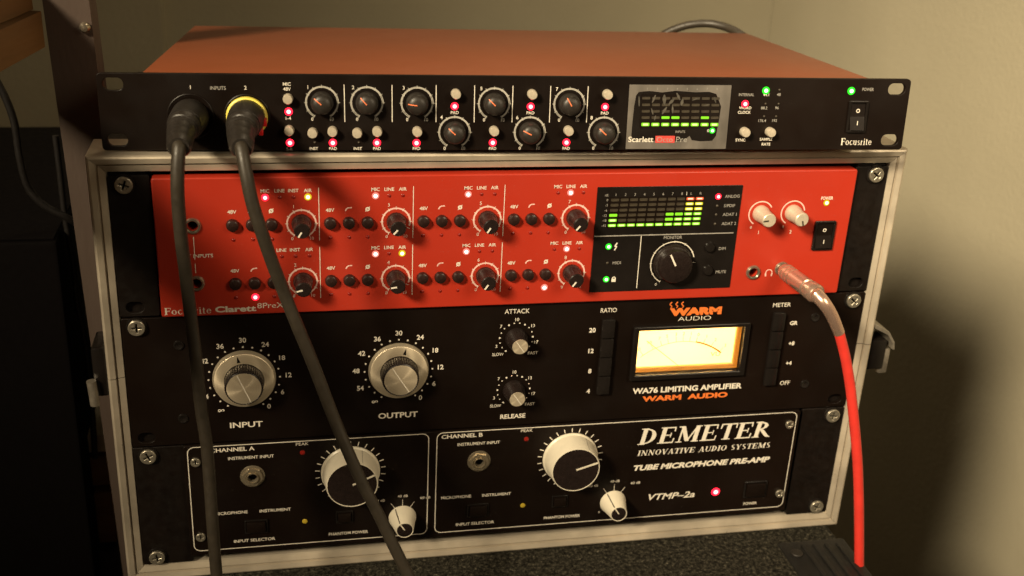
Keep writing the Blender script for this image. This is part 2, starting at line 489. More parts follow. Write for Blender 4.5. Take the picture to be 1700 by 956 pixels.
def screw(par, x, z, y, rot=0, s=1.0, washer=True):
    cr = [(-.55, 2.9), (.55, 2.9), (.55, .55), (2.9, .55), (2.9, -.55), (.55, -.55), (.55, -2.9), (-.55, -2.9), (-.55, -.55), (-2.9, -.55), (-2.9, .55), (-.55, .55)]
    me = shared('rack_screw', lambda: curve_plate([circ(0, 0, 5.0), cr], -2.6, 0, .5), 'screw')
    o = part('screw', me, None, par, (x, y, z), rot, scale=(s, s, s))
    part('cross_recess', shared('cross_recess', lambda: MB().lathe([(-.4, 3.4), (-.5, 3.3), (-.5, 0)], seg=12), 'dark'), None, o)
    if washer:
        part('washer', shared('washer', lambda: MB().lathe([(0, 6.4), (-.8, 6.2), (-1.0, 5.2), (0, 4.8)], seg=24), 'panel_gloss'), None, o)
    return o

def ear_slots(z_list, half=232.55, w=5.2, h=3.5):
    out = []
    for sx in (-1, 1):
        for z in z_list: out.append(rrect(sx * half - w, sx * half + w, z - h, z + h, 3.4))
    return out

# ================================================================== THE ROOM
WX, WY = 650, 1105
struct('wall', MB().box(-306, WX, WY, WY + 40, -900, 1500), 'wall')
struct('left_wall', MB().box(-1500, -306.5, WY - 22, WY + 40, -900, 1500), 'wall')
struct('right_wall', MB().box(WX + .5, WX + 60, -1400, WY + 40, -900, 1500), 'wall')
struct('floor', MB().box(-1500, WX, -1400, WY, -960, -900.5), 'floor')

# ================================================================== CARPETED SPEAKER CABINET UNDER THE CASE
cab = thing('speaker_cabinet', 'dark cabinet covered in grey-flecked carpet, on which the flight case stands', 'cabinet', (0, 0, -900))
part('body', MB().box(-254, 246, -170, 420, 0, 887.6, 3), 'carpet', cab)
rnd = random.Random(4)
fb = MB()
for i in range(26000):
    x = rnd.uniform(-252, 244); y = rnd.uniform(-95, -1); a = rnd.uniform(0, 2 * pi); L = rnd.uniform(.8, 2.6)
    if x > 196 and y < -16: continue
    h = rnd.uniform(.1, 1.1)
    dx, dy = cos(a) * L, sin(a) * L
    fb.add([(x, y, 887.5), (x + dx * .5 - dy * .06, y + dy * .5 + dx * .06, 887.6 + h), (x + dx, y + dy, 887.6 + h * .4)], [[0, 1, 2]])
fo = part('carpet_pile', fb, 'carpet', cab); fo['kind'] = 'stuff'
cp = part('corner_protector', MB().box(197, 249, -175, -17, 880, 889.6, 2.5), 'rubber_dark', cab)
for k in range(4): part('ridge', MB().box(212 + k * 9, 215.5 + k * 9, -172, -24, 889, 891, .8), 'rubber_dark', cp)
part('bolt', curve_plate([circ(0, 0, 4.2)], -1.8, 0, .6), 'laminate', cp, (205, -33, 889.6)).rotation_euler = (radians(-90), 0, 0)

# ================================================================== FLIGHT CASE
case = thing('rack_case', 'six-unit flight case with worn aluminium edges holding three audio units', 'flight case', (0, 0, 0))
IX0, IX1, IZ0, IZ1 = -241.6, 241.6, -.8, 267.3
PROF = [(0, 30), (0, 2.0), (.6, .6), (4.2, -.6), (4.5, .6), (5.1, .6), (5.5, -1.6), (8.6, -2.4), (9.7, -1.8), (10.3, -.4), (10.3, 34)]
def rim_side(which, a, b, mit_a=True, mit_b=True):
    """one extrusion; runs along x (top/bottom) or z (left/right) from a to b, mitred"""
    mb = MB(); vs = []
    n = 7
    for i in range(n):
        f = i / (n - 1)
        for (t, y) in PROF:
            s0 = a - (t if mit_a else 0); s1 = b + (t if mit_b else 0)
            p = s0 + (s1 - s0) * f
            if which == 'top': vs.append((p, y, IZ1 + t))
            if which == 'bottom': vs.append((p, y, IZ0 - t))
            if which == 'left': vs.append((IX0 - t, y, p))
            if which == 'right': vs.append((IX1 + t, y, p))
    m = len(PROF); fs = []
    for i in range(n - 1):
        for j in range(m - 1): fs.append([i * m + j, i * m + j + 1, (i + 1) * m + j + 1, (i + 1) * m + j])
        fs.append([i * m + m - 1, i * m, (i + 1) * m, (i + 1) * m + m - 1])
    fs.append(list(range(m))); fs.append([(n - 1) * m + j for j in range(m)][::-1])
    return mb.add(vs, fs, False)
e = .15
for w, a, b, ma, mb_ in (('top', IX0 + e, IX1 - e, 1, 1), ('bottom', IX0 + e, IX1 - e, 1, 1),
                         ('left', IZ0 + e, 137.6, 1, 0), ('left', 138.2, IZ1 - e, 0, 1), ('right', IZ0 + e, 137.6, 1, 0), ('right', 138.2, IZ1 - e, 0, 1)):
    part('edge_extrusion', rim_side(w, a, b, ma, mb_), 'alu', case)
for a_ in (-250.5, 242.2): part('joint', MB().box(a_, a_ + 8.3, 1.5, 20, 137.5, 138.3), 'dark', case)
part('shell', MB().box(-251, -242.2, 30.5, 262, -11, 267).box(242.2, 251, 30.5, 262, -11, 267).box(-251, 251, 30.5, 262, 267.4, 268.2).box(-251, 251, 30.5, 262, -11.4, -1.2).box(-242, 242, 258, 262, -1, 267.2), 'laminate', case)
for s in (-1, 1):
    part('rack_rail', MB().box(min(s * 221, s * 241.4), max(s * 221, s * 241.4), 3.4, 6, 0, 266.6), 'ear', case)
# side latches: black keeper plates, on the right with a bent metal wing, on the left with a turned metal spring barrel
ra, rb_ = (253.6, 148.7), (271.3, 114.0)
zl = (ra[1] + rb_[1]) / 2
lt = part('latch', MB().box(252.1, rb_[0] - 5, 2, 30, rb_[1] + 2, ra[1] - 10, 1), 'panel_gloss', case, label='black latch body on the right side')
wg = [(252.2, ra[1] + 4), (rb_[0] - 6, ra[1] - 3), (rb_[0] - .6, ra[1] - 11), (rb_[0] + .4, ra[1] - 17), (rb_[0] - 1.4, ra[1] - 16.5), (rb_[0] - 2.2, ra[1] - 11.5), (rb_[0] - 7, ra[1] - 5.2), (252.2, ra[1] + 1)]
part('latch_wing', curve_plate([wg], 0, 22, .3), 'latch_metal', lt)
part('keeper', MB().box(rb_[0] - 7.5, rb_[0] - .5, 3, 12, rb_[1] - 2, ra[1] - 17.5, 1.2), 'latch_metal', lt)
la, lb = (-254.8, 156.7), (-264.6, 117.4)
lt = part('latch', MB().box(lb[0] + 3.5, -252.1, 4, 30, lb[1] + 6, la[1], 2), 'panel_gloss', case, label='black latch body on the left side')
cz0 = (-258.9, 135.8)[1]
part('spring_barrel', MB().tube([(lb[0] + 3.5, 2, lb[1] + 2), (lb[0] + 3.2, 2, (lb[1] + cz0) / 2), (lb[0] + 2.6, 2, cz0)], 2.9, 18), 'latch_metal', lt)

# ================================================================== RED 2U PREAMP  (case units 5-6)
Z0 = 177.8
red = thing('red_preamp', 'bright red eight-channel preamp in the top slot of the case, meter lit green', 'audio preamp', (0, 0, Z0))
def rz(z): return z - Z0
part('chassis', MB().box(-218, 218, 7, 250, 1, 86), 'ear', red)
for sx in (-1, 1):
    xs = (min(sx * 218.6, sx * 241.3), max(sx * 218.6, sx * 241.3))
    sl = [o for o in ear_slots([6.35, 82.55]) if o[0][0] * sx > 0]
    part('rack_ear', curve_plate([rrect(xs[0], xs[1], .4, 87.7, 1.2)] + sl, 0, 3, .3), 'ear', red)
screw(red, -232.55, 82.55, 0, 20); screw(red, 232.55, 82.55, 0, 35)
FY = -3.0
jk = [(-196.4, 235.6), (-196.4, 199.6), (155.8, 195.3), (175.7, 197.2)]
fas = part('front_panel', curve_plate([rrect(-217.6, 218.4, .5, rz(264.6), 1.6)] + [circ(x, rz(z), 3.0, 20) for x, z in jk], FY, 6, .8), 'red', red)
for a_, b_, c_ in ((-205, -188, 70), (138, 192, 40)): part('jack_backing', MB().box(a_, b_, 6.2, 7, 10, c_), 'dark', red)
P = MB(); PP = MB(); Y = FY - .06
cols = [-134.3, -78.5, -22.9, 32.6]
rows = [235.8, 198.9]
def vline(mb, x, za, zb, w=.42, y=Y): mb.quad(x, rz(za), x, rz(zb), w, y)
for x in (-124.0, -68.3, -12.8):
    vline(P, x, 225, 257.8); vline(P, x, 187.6, 220.8)
vline(P, -196.3, 214.6, 229.0); vline(P, -196.3, 206.2, 212.2)
def hp_icon(mb, x, z): mb.arc(x + 1.6, z - 1.3, 1.9, 2.7, -85, -5, Y, 8); mb.quad(x + 1.5, z + 1.0, x + 3, z + 1.0, .75, Y)
def phase_icon(mb, x, z): mb.arc(x, z, .6, 1.35, 0, 360, Y, 14); mb.quad(x - 1.3, z - 1.5, x + 1.3, z + 1.5, .4, Y - .01)
lit = {(0, 0): ('MIC', 'red', 'AIR'), (1, 0): ('MIC', 'white', None), (2, 0): ('MIC', 'white', None), (3, 0): ('LINE', 'white', None),
       (0, 1): ('MIC', 'red', None), (1, 1): ('MIC', 'white', 'AIR'), (2, 1): ('MIC', 'white', None), (3, 1): ('LINE', 'white', None)}
ptr = {(0, 0): 212, (1, 0): 222, (2, 0): 214, (3, 0): 220, (0, 1): 258, (1, 1): 262, (2, 1): 215, (3, 1): 216}
def knob_red(x, z, ang, key, mat='knob_black', pm='print', rb=5.9, rc=4.75, t=14.0):
    o = part('knob', shared(('gain_knob', mat, rb), lambda: MB().lathe([(0, rb), (-1.2, rb * 1.0), (-4.5, rb * .93), (-5.2, rc * 1.06), (-t + .7, rc), (-t, rc - .6), (-t, 0)], seg=36, flute=1, fdepth=-.12), mat), None, red, (x, FY, z), ang)
    part('pointer', shared(('pointer_line', pm, rc), lambda: MB().box(-.5, .5, -t - .12, -t + .1, .6, rc - .5), pm), None, o)
    return o
for ci, x in enumerate(cols):
    for ri, z in enumerate(rows):
        zz = rz(z); dz = 20.3
        if ci == 0: labs = [('MIC', -20.4), ('LINE', -12.1), ('INST', -4.2), ('AIR', 4.1)]
        else: labs = [('MIC', -12.3), ('LINE', -4.2), ('AIR', 3.8)]
        src, sc_, air = lit[(ci, ri)]
        for s, dx in labs:
            text(P, s, x + dx, zz + dz + .1, 2.1, None, Y, .012)
            on = (s == src and sc_) or (s == 'AIR' and air and 'yellow')
            led(red, x + dx, zz + dz - 3.9, FY, on or None, 1.35 if on else 1.05)
        bx = [x - 39.6, x - 28.4, x - 17.3] if ci == 0 else [x - 39.1, x - 28.1, x - 17.0]
        text(P, '48V', bx[0], zz + 8.0, 2.2, None, Y, .015)
        hp_icon(PP, bx[1] - 1.2, zz + 8.3); phase_icon(P, bx[2], zz + 8.2)
        for bi, b in enumerate(bx):
            o = part('button', shared('round_button', lambda: MB().lathe([(0, 3.75), (-1.6, 3.7), (-2.9, 3.3), (-3.3, 2.6), (-3.45, 0)], seg=24), 'button'), None, red, (b, FY, zz))
            onb = 'red' if (ci == 0 and ri == 1 and bi == 1) else ('white' if (ci == 3 and ri == 1 and bi == 2) else None)
            led(red, b, zz - 9.3, FY, onb, 1.4 if onb else 1.05)
        knob_red(x, zz, ptr[(ci, ri)], (ci, ri))
        PP.arc(x, zz, 7.9, 8.9, -150, 110 if ci % 2 else 150, Y, 30)
        for k in range(11):
            a = radians(-150 + 30 * k); P.quad(x + 7.5 * sin(a), zz + 7.5 * cos(a), x + 9.6 * sin(a), zz + 9.6 * cos(a), .28, Y - .02)
        text(P, '0', x - 5.6, zz - 9.4, 1.9, None, Y); text(PP, '10', x + 5.9, zz - 9.4, 1.9, None, Y)
        text(P, str(2 * ci + 1 + ri), x - 4.4, zz + 10.6, 2.1, None, Y)
text(P, 'INST INPUTS', -195.6, rz(209.4) + 7.6, 2.3, 19.5, Y, .012)
# logos
serif(P, 'Focusrite', (-202.3, 181.9)[0], rz((-202.3, 181.9)[1]) + .3, 4.6, 27.2, Y)
text(P, 'Clarett', (-174.8, 181.8)[0] + .3, rz((-174.8, 181.8)[1]) + .5, 3.9, 24.0, Y, .035)
text(P, '8PreX', (-154.0, 183.3)[0], rz((-154.0, 183.3)[1]) + .6, 3.4, 15.6, Y, .0)
# headphone knobs
hx = [(155.3, 236.3)[0], (177.5, 235.8)[0]]; hz = rz((166.6, 236.1)[1])
for i, x in enumerate(hx):
    knob_red(x, hz, (-95, 165)[i], i, 'silver', 'seg_off', 5.6, 4.6, 14.5)
    PP.arc(x, hz, 7.6, 8.4, -150, 60 if i == 0 else 80, Y, 26)
    text(P, '0', x - 5.4, hz - 9.4, 1.8, None, Y); text(P, str(i + 1), x + .3, hz - 13, 2.3, None, Y)
text(P, 'POWER', (199.9, 245.6)[0], rz((199.9, 245.6)[1]), 2.2, 8.4, Y, .02)
led(red, (199.9, 242.5)[0], rz((199.9, 242.5)[1]), FY, 'yellow', 1.35)
# headphone icon
ix, iz = (166.9, 194.7)[0], rz((166.9, 194.7)[1])
PP.arc(ix, iz, 1.9, 2.5, -110, 110, Y, 16).quad(ix - 2.3, iz - .2, ix - 2.0, iz - 2.4, 1.0, Y - .01).quad(ix + 2.3, iz - .2, ix + 2.0, iz - 2.4, 1.0, Y - .01)
def jack(par, x, z, y, hexn=False, mat='nickel', ro=5.0):
    ri = 3.0
    if hexn:
        hx_ = [(x + 0, z)]
        me = shared(('hex_nut', ro), lambda: curve_plate([circ(0, 0, ro * 1.16, 6), circ(0, 0, 3.9, 20)], -2.2, 0, .35), mat)
        o = part('jack_socket', me, None, par, (x, y, z), 12)
        part('washer', shared(('jack_washer', ro), lambda: MB().lathe([(0, 3.9), (0, ro * 1.32), (-.5, ro * 1.3), (-.7, ro * 1.2), (-.7, 3.9)], seg=28), mat), None, o)
        part('bushing', shared('bushing', lambda: MB().lathe([(4, 3.0), (-2.6, 3.0), (-3.4, 3.4), (-3.3, 3.85), (0, 3.9)], seg=24), mat), None, o)
        part('bore', shared('bore', lambda: MB().lathe([(1.6, 0), (1.6, 3.1)], seg=16), 'dark'), None, o)
    else:
        o = part('jack_socket', shared(('jack_ring', mat), lambda: MB().lathe([(5, 3.05), (-.9, 3.1), (-1.5, 3.6), (-1.4, 4.3), (-.6, 5.0), (0, 5.1)], seg=28), mat), None, par, (x, y, z))
    return o
for x, z in jk[:3] : jack(red, x, rz(z), FY)
jack(red, jk[3][0], rz(jk[3][1]), FY)
def rocker(par, x, z, w, h, y, o_pos=.23, i_pos=-.20):
    o = part('power_switch', curve_plate([rrect(-w / 2, w / 2, -h / 2, h / 2, .8), rrect(-w / 2 + 1.5, w / 2 - 1.5, -h / 2 + 1.6, h / 2 - 1.6, .3)], -1.6, 0, .3), 'panel_gloss', par, (x, y, z))
    iw, ih = w / 2 - 1.7, h / 2 - 1.8
    mb = MB().add([(-iw, -.4, ih), (iw, -.4, ih), (-iw, -1.0, 0), (iw, -1.0, 0), (-iw, -2.8, -ih), (iw, -2.8, -ih), (-iw, 0, ih), (iw, 0, ih), (-iw, 0, -ih), (iw, 0, -ih)],
                  [[0, 1, 3, 2], [2, 3, 5, 4], [4, 5, 9, 8], [6, 7, 1, 0], [0, 2, 4, 8, 6], [1, 7, 9, 5, 3]])
    part('rocker', mb, 'panel', o)
    t = MB(); t.arc(0, ih * .45, .75, 1.25, 0, 360, -1.05, 14); t.quad(-.1, -ih * .30, -.1, -ih * .62, .55, -2.5)
    part('rocker_marks', t, 'print', o)
    return o
rocker(red, (201.3, 220.2)[0], rz((201.3, 220.2)[1]), 14.6, 20.2, FY)
# display block
DX0, DX1, DZ0, DZ1 = 45.3, 140.6, 185.3, 255.5
part('display_panel', curve_plate([rrect(DX0, DX1, rz(DZ0), rz(DZ1), .5)], FY - .5, FY + .1, .1), 'panel_gloss', red)
DY = FY - .56; D = MB(); DD = MB()
DD.quad(DX0 + .3, rz(223.4), 138.2, rz(223.5), .7, DY); D.quad(76.4, rz(222.9), 76.6, rz(187.2), .5, DY - .01)
sx = [56.46, 62.43, 68.5, 74.6, 80.79, 86.93, 93.17, 99.43, 105.63, 111.86]
rowz = [69.31, 65.9, 62.64, 59.2, 55.91, 52.61]
MX = [53.8 + 6.12 * k for k in range(10)]
MX = [a + (b - a) * k / 9 for k in range(10) for a, b in [(sx[0], sx[9])]]
MZ = [a + (b - a) * k / 5 for k in range(6) for a, b in [(rowz[0], rowz[5])]]
meter = part('level_meter', MB().box(MX[0] - 3.4, MX[9] + 3.4, FY - .53, FY - .5, MZ[5] - 1.8, MZ[0] + 1.8), 'panel', red)
on = {0: 3, 1: 1, 2: 1, 3: 1, 4: 1, 5: 1, 6: 3, 7: 3, 8: 6, 9: 6}
def segment(par, x, z, y, w, h, state, hot=.8):
    o = part('meter_segment', shared(('segment', w, h, state), lambda: curve_plate([rrect(-w / 2, w / 2, -h / 2, h / 2, min(w, h) * .25, 3)], -.25, 0), state), None, par, (x, y, z))
    if state != 'seg_off' and hot:
        part('hot_centre', shared(('hot', w, h, state, hot), lambda: curve_plate([rrect(-w * .36 * hot, w * .36 * hot, -h * .27, h * .27, h * .2, 3)], -.29, -.25), state + '_hot'), None, o)
for c in range(10):
    for r in range(6):
        st = 'seg_off'
        if 6 - r <= on[c]: st = 'seg_red' if r == 0 else ('seg_yellow' if r in (1, 2) else 'seg_green')
        hot = 0 if (c in (0, 6, 7) and r == 3) or (c == 6 and r == 4) else .95
        segment(meter, MX[c] + (.12 * (5 - r)), MZ[r], FY - .53, 5.1, 1.75, st, hot)
for c, s in enumerate(['1', '2', '3', '4', '5', '6', '7', '8', 'L', 'R']): text(DD, s, MX[c] + .9, MZ[0] + 3.4, 1.7, None, DY)
text(DD, 'dB', MX[0] - 5, MZ[0] + 3.2, 1.5, None, DY)
D.quad(MX[8] - 2.2, MZ[0] + 2.4, MX[8] - 2.2, MZ[0] + 4.6, .3, DY)
for r, s in enumerate(['0', '-3', '-6', '-12', '-18', '-42']): text(DD, s, MX[0] - 3.9, MZ[r], 1.5, None, DY, align='R')
for s, px, led_c in (('ANLOG', 325.6, 'red'), ('S/PDIF', 341, None), ('ADAT 1', 355.5, None), ('ADAT 2', 370.8, None)):
    zq = {325.6: (128.0, 248.2)[1], 341: (128.8, 242.0)[1], 355.5: (129.5, 236.1)[1], 370.8: (130.3, 229.9)[1]}[px]
    text(DD, s, 129.3, rz(zq), 2.0, None, DY, .01, align='L')
    led(red, 124.8, rz(zq), FY - .5, led_c, 1.25 if led_c else .9, 'seg_off')
for (lx, lz), c in (((55.5, 216.3), 'green'), ((55.6, 205.2), None), ((55.7, 194.0), 'green')):
    led(red, lx, rz(lz), FY - .5, c, 1.3 if c else .9, 'seg_off')
bx, bz_ = (60.1, 216.2); bz_ = rz(bz_)
D.quad(bx + .9, bz_ + 2.5, bx - .6, bz_ + .2, .9, DY).quad(bx + .6, bz_ - .1, bx - .7, bz_ - 2.5, .8, DY - .01).quad(bx - .8, bz_ + .1, bx + .9, bz_ + .1, .7, DY - .02)
bx, bz_ = (60.7, 193.8)
D.quad(bx, rz(bz_) - 1.8, bx, rz(bz_) + .5, 2.8, DY); D.arc(bx, rz(bz_) + .5, .8, 1.4, -90, 90, DY - .01, 10)
text(DD, 'MIDI', (61.8, 205.1)[0], rz((61.8, 205.1)[1]), 2.0, None, DY, .01)
text(DD, 'MONITOR', (97.6, 220.9)[0], rz((97.6, 220.9)[1]) + .5, 2.1, 12.2, DY, .01)
text(DD, 'DIM', (131.9, 212.9)[0], rz((131.9, 212.9)[1]), 2.0, None, DY, .01)
text(DD, 'MUTE', (133.0, 196.7)[0], rz((133.0, 196.7)[1]), 2.0, None, DY, .01)
mx, mz = (99.1, 203.8)[0], rz((99.1, 203.8)[1])
D.arc(mx, mz, 14.3, 14.9, -150, 75, DY, 40)
for k in range(9):
    a = radians(-150 + 30 * k); D.quad(mx + 13.8 * sin(a), mz + 13.8 * cos(a), mx + 15.4 * sin(a), mz + 15.4 * cos(a), .25, DY - .02)
text(D, '0', mx - 9.8, mz - 14.4, 1.9, None, DY)
mk = part('knob', MB().lathe([(0, 12.9), (-1.2, 12.7), (-2.2, 11.8), (-6.4, 11.3), (-7.4, 10.7), (-7.8, 9.4), (-7.8, 0)], seg=48), 'knob_black', red, (mx, FY - .5, mz), -28, label='large black monitor knob')
part('pointer', MB().box(-.55, .55, -7.95, -7.7, 1.2, 9.8), 'print', mk)
for qx, qz in ((122.9, 214.4), (123.6, 198.3)):
    part('button', shared('round_button_gloss', lambda: MB().lathe([(0, 3.4), (-1.2, 3.3), (-2.2, 2.8), (-2.4, 0)], seg=24), 'panel_gloss'), None, red, (qx, FY - .5, rz(qz)))
part('lettering', P, 'print', red); part('scale_print', PP, 'print_pink', red)
part('display_print', D, 'print', red); part('display_print', DD, 'print_dim', red)

# ================================================================== BLACK 2U COMPRESSOR (case units 3-4)
Z1 = 88.9
comp = thing('compressor', 'black two-unit compressor with amber-lit needle meter and two large metal dials', 'compressor', (0, 0, Z1))
WX0, WX1, WZ0, WZ1 = 82.0, 156.2, 122.6 - Z1, 155.8 - Z1
part('front_panel', curve_plate([rrect(-241.3, 241.3, .3, 88.0, 1.2)] + ear_slots([6.35, 82.55]) + [rrect(WX0, WX1, WZ0, WZ1, .4)], 0, 3, .3), 'panel', comp)
part('chassis', MB().box(-218, 218, 30, 250, 1, 86), 'ear', comp)
screw(comp, -232.55, 82.55, 0, 0); screw(comp, 232.55, 82.55, 0, 40)
for q in ((206.9, 159.5), (207.4, 108.6), (-209.3, 158.3), (-209.9, 107.7)):
    part('socket_bolt', shared('socket_bolt', lambda: MB().lathe([(0, 3.3), (-.7, 3.1), (-.9, 2.4), (-.5, 1.5), (-.3, 0)], seg=18), 'panel_gloss'), None, comp, (q[0], 0, q[1] - Z1))
G = MB(); GY = -.06
def big_dial(x, z, ang, name, la):
    k = part('dial_knob', MB().lathe([(0, 19.3), (-.6, 19.3), (-3.2, 18.4), (-3.5, 18.0), (-4.6, 12.2)], seg=64), 'brushed', comp, (x, 0, z), ang, label=name)
    part('grip', MB().lathe([(-4.0, 12.1), (-4.8, 12.0), (-12.8, 11.7), (-13.6, 11.4), (-14, 10.7), (-13.7, 10.3)], seg=96, flute=1, fdepth=-.35), 'knob_black', k)
    part('cap', MB().lathe([(-13.3, 10.5), (-13.95, 10.4), (-14.1, 10.0), (-14.1, 0)], seg=56), 'brushed', k)
    part('painted_streak', MB().box(-.28, .28, -14.25, -14.05, -9.8, 9.8), 'print', k, roty=la)  # white strip painted in place of the brushed cap's specular streak
    part('pointer', MB().add([(-1.1, -4.42, 13.2), (1.1, -4.42, 13.2), (0, -3.75, 17.4)], [[0, 1, 2]]), 'dark', k)
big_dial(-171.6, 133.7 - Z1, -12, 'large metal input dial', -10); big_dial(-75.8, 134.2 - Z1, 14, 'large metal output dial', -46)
for (x, z, nm) in ((-171.6, 133.7 - Z1, 'INPUT'), (-75.8, 134.2 - Z1, 'OUTPUT')):
    for k in range(21):
        a = radians(-150 + 15 * k); cx, cz = x + 21.6 * sin(a), z + 21.6 * cos(a)
        G.arc(cx, cz, 0, .62, 0, 360, GY, 10)
    for s, a in (('30', 0), ('24', 30), ('18', 60), ('12', 88), ('6', 116), ('0', 146), ('36', -30), ('42', -60), ('48', -88), ('54', -116), ('\u221e', -146)):
        r = 27 if s not in '60' else 25.5
        text(G, s, x + r * sin(radians(a)), z + r * .97 * cos(radians(a)), 3.3, None, GY, .022)
text(G, 'INPUT', (-171.8, 100.9)[0], (-171.8, 100.9)[1] - Z1, 3.9, 20.2, GY, .02)
text(G, 'OUTPUT', (-75.9, 101.7)[0], (-75.9, 101.7)[1] - Z1, 4.0, 25.5, GY, .025)
def small_dial(x, z):
    k = part('dial_knob', shared('small_dial', lambda: MB().lathe([(0, 7.3), (-1, 7.2), (-5.5, 6.6), (-6.5, 5.9), (-12, 5.5), (-12.6, 5.2)], seg=40), 'knob_black'), None, comp, (x, 0, z), -35)
    part('cap', shared('small_cap', lambda: MB().lathe([(-12.4, 5.2), (-12.9, 5.0), (-12.9, 0)], seg=36), 'brushed'), None, k)
    part('pointer', shared('small_painted_streak', lambda: MB().box(-.2, .2, -13.0, -12.85, -4.8, 4.8), 'print'), None, k)  # full-width white strip: a painted specular streak on the cap
    for i in range(16):
        a = radians(-143 + i * 286 / 15); G.arc(x + 10.9 * sin(a), z + 10.9 * cos(a), 0, .45 if i % 3 else .65, 0, 360, GY, 8)
    for s, a in (('3', -112), ('7', -48), ('10', 0), ('13', 50), ('17', 104)):
        text(G, s, x + 13.9 * sin(radians(a)), z + 13.4 * cos(radians(a)), 2.2, None, GY, .01)
    text(G, 'SLOW', x - 11.6, z - 10.9, 2.1, 7.4, GY, .01); text(G, 'FAST', x + 11.6, z - 10.9, 2.1, 6.6, GY, .01)
small_dial(-.1, 153.2 - Z1); small_dial(0, 115.5 - Z1)
text(G, 'ATTACK', (-0.4, 172.4)[0], (-0.4, 172.4)[1] - Z1, 3.1, 16.2, GY, .005)
text(G, 'RELEASE', (0.4, 96.1)[0], (0.4, 96.1)[1] - Z1, 3.2, 17.0, GY, .02)
text(G, 'RATIO', (60.4, 170.7)[0], (60.4, 170.7)[1] - Z1, 3.1, 10.8, GY, .005)
for s, q in (('20', (50.5, 156.8)), ('12', (50.7, 141.7)), ('8', (51.0, 126.9)), ('4', (51.1, 111.8))): text(G, s, q[0], q[1] - Z1, 3.3, None, GY, .03)
text(G, 'METER', (181.3, 169.8)[0], (181.3, 169.8)[1] - Z1, 2.9, 12.8, GY, .005)
for s, q in (('GR', (192.0, 155.9)), ('+8', (192.7, 140.6)), ('+4', (192.9, 125.5)), ('OFF', (192.4, 110.3))): text(G, s, q[0], q[1] - Z1, 3.0, None, GY, .03 if s != 'OFF' else .01)
for xc in ((61.9, 134.8)[0] - 1.5, (182.6, 134.2)[0] - 3):
    for i in range(4):
        zc = 158.4 - Z1 - 13.8 * i
        part('push_button', shared('push_button', lambda: MB().box(-4.3, 4.3, -3.6, 0, -6.6, 6.6, .8), 'panel_gloss'), None, comp, (xc, -.05, zc))
part('lettering', G, 'print', comp)
# maker's mark with three wisps of steam
O = MB()
text(O, 'WARM', (120.4, 167.5)[0], (120.4, 167.5)[1] - Z1, 5.6, 36.5, GY, .075)
for i in range(3):
    x0, z0 = ((102.7, 172.6)[0] + 4.0 * i, (102.7, 172.6)[1])
    z0 -= Z1
    pts = [(x0 + .7 * sin(t * 2.0), z0 - 2.0 + t * 1.15) for t in [k * .45 for k in range(9)]]
    for (a, b), (c, d) in zip(pts, pts[1:]): O.quad(a, b, c, d, .8, GY - .005)
text(O, 'WARM  AUDIO', (120.3, 103.6)[0], (120.3, 103.6)[1] - Z1, 4.0, 61.5, GY, .05)
part('maker_mark', O, 'orange', comp)
W2 = MB()
text(W2, 'AUDIO', (120.2, 162.4)[0], (120.2, 162.4)[1] - Z1, 2.9, 23.0, GY, -.012)
text(W2, 'WA76 LIMITING AMPLIFIER', (121.4, 110.0)[0], (121.4, 110.0)[1] - Z1, 4.2, 78.5, GY, .035)
part('lettering', W2, 'print', comp)
# needle meter
vu = part('needle_meter', curve_plate([rrect(WX0 - 3.6, WX1 + 3.6, WZ0 - 3.6, WZ1 + 2.6, 1), rrect(WX0, WX1, WZ0, WZ1, .4)], -2.8, -.02, .5), 'panel_gloss', comp)
hb = MB()
x0, x1, z0, z1 = WX0 - 2, WX1 + 2, WZ0 - 2, WZ1 + 2
hb.box(x0, x1, 27, 28, z0, z1).box(x0, x0 + 1, 3.2, 26.9, z0, z1).box(x1 - 1, x1, 3.2, 26.9, z0, z1).box(x0 + 1.05, x1 - 1.05, 3.2, 26.9, z0, z0 + 1).box(x0 + 1.05, x1 - 1.05, 3.2, 26.9, z1 - 1, z1)
part('lamp_house', hb, 'lampbox', vu)
part('dial_face', MB().box(x0 + 1.1, x1 - 1.1, 8, 8.25, z0 + 1.1, z1 - 1.1), 'dial', vu)
part('window_lip', curve_plate([rrect(WX0 - .9, WX1 + .9, WZ0 - .9, WZ1 + .9, .3), rrect(WX0 + .6, WX1 - 2.4, WZ0 + 2.0, WZ1 - .6, .3)], 4.4, 7.2, .3), 'lip', vu)
part('glass', MB().box(WX0 - .9, WX1 + .9, 3.3, 3.9, WZ0 - .9, WZ1 + .9), 'glass', vu)
ink = MB(); iy = 7.9
vcx, vcz = (WX0 + WX1) / 2 - 2, WZ0 - 26
ink.arc(vcx, vcz, 45.0, 45.35, -40, 12, iy, 30)
ink.arc(vcx, vcz, 44.8, 46.0, 12, 39, iy - .02, 18)
for s, a in (('20', -37), ('10', -27), ('7', -19), ('5', -13), ('3', -6), ('2', 0), ('1', 6), ('0', 12), ('1', 19), ('2', 27), ('3', 37)):
    ink.quad(vcx + 45.3 * sin(radians(a)), vcz + 45.3 * cos(radians(a)), vcx + 49 * sin(radians(a)), vcz + 49 * cos(radians(a)), .3, iy - .04)
    text(ink, s, vcx + 51.6 * sin(radians(a)), vcz + 51 * cos(radians(a)), 2.4, None, iy)
text(ink, 'VU', WX1 - 14.5, WZ0 + 8.6, 3.2, 7, iy)
part('dial_print', ink, 'dial_ink', vu)
part('needle', MB().tube([(vcx - 1, 6.9, WZ0 + 1), (vcx - 26, 6.9, WZ1 - 12)], .22, 6), 'dial_ink', vu)
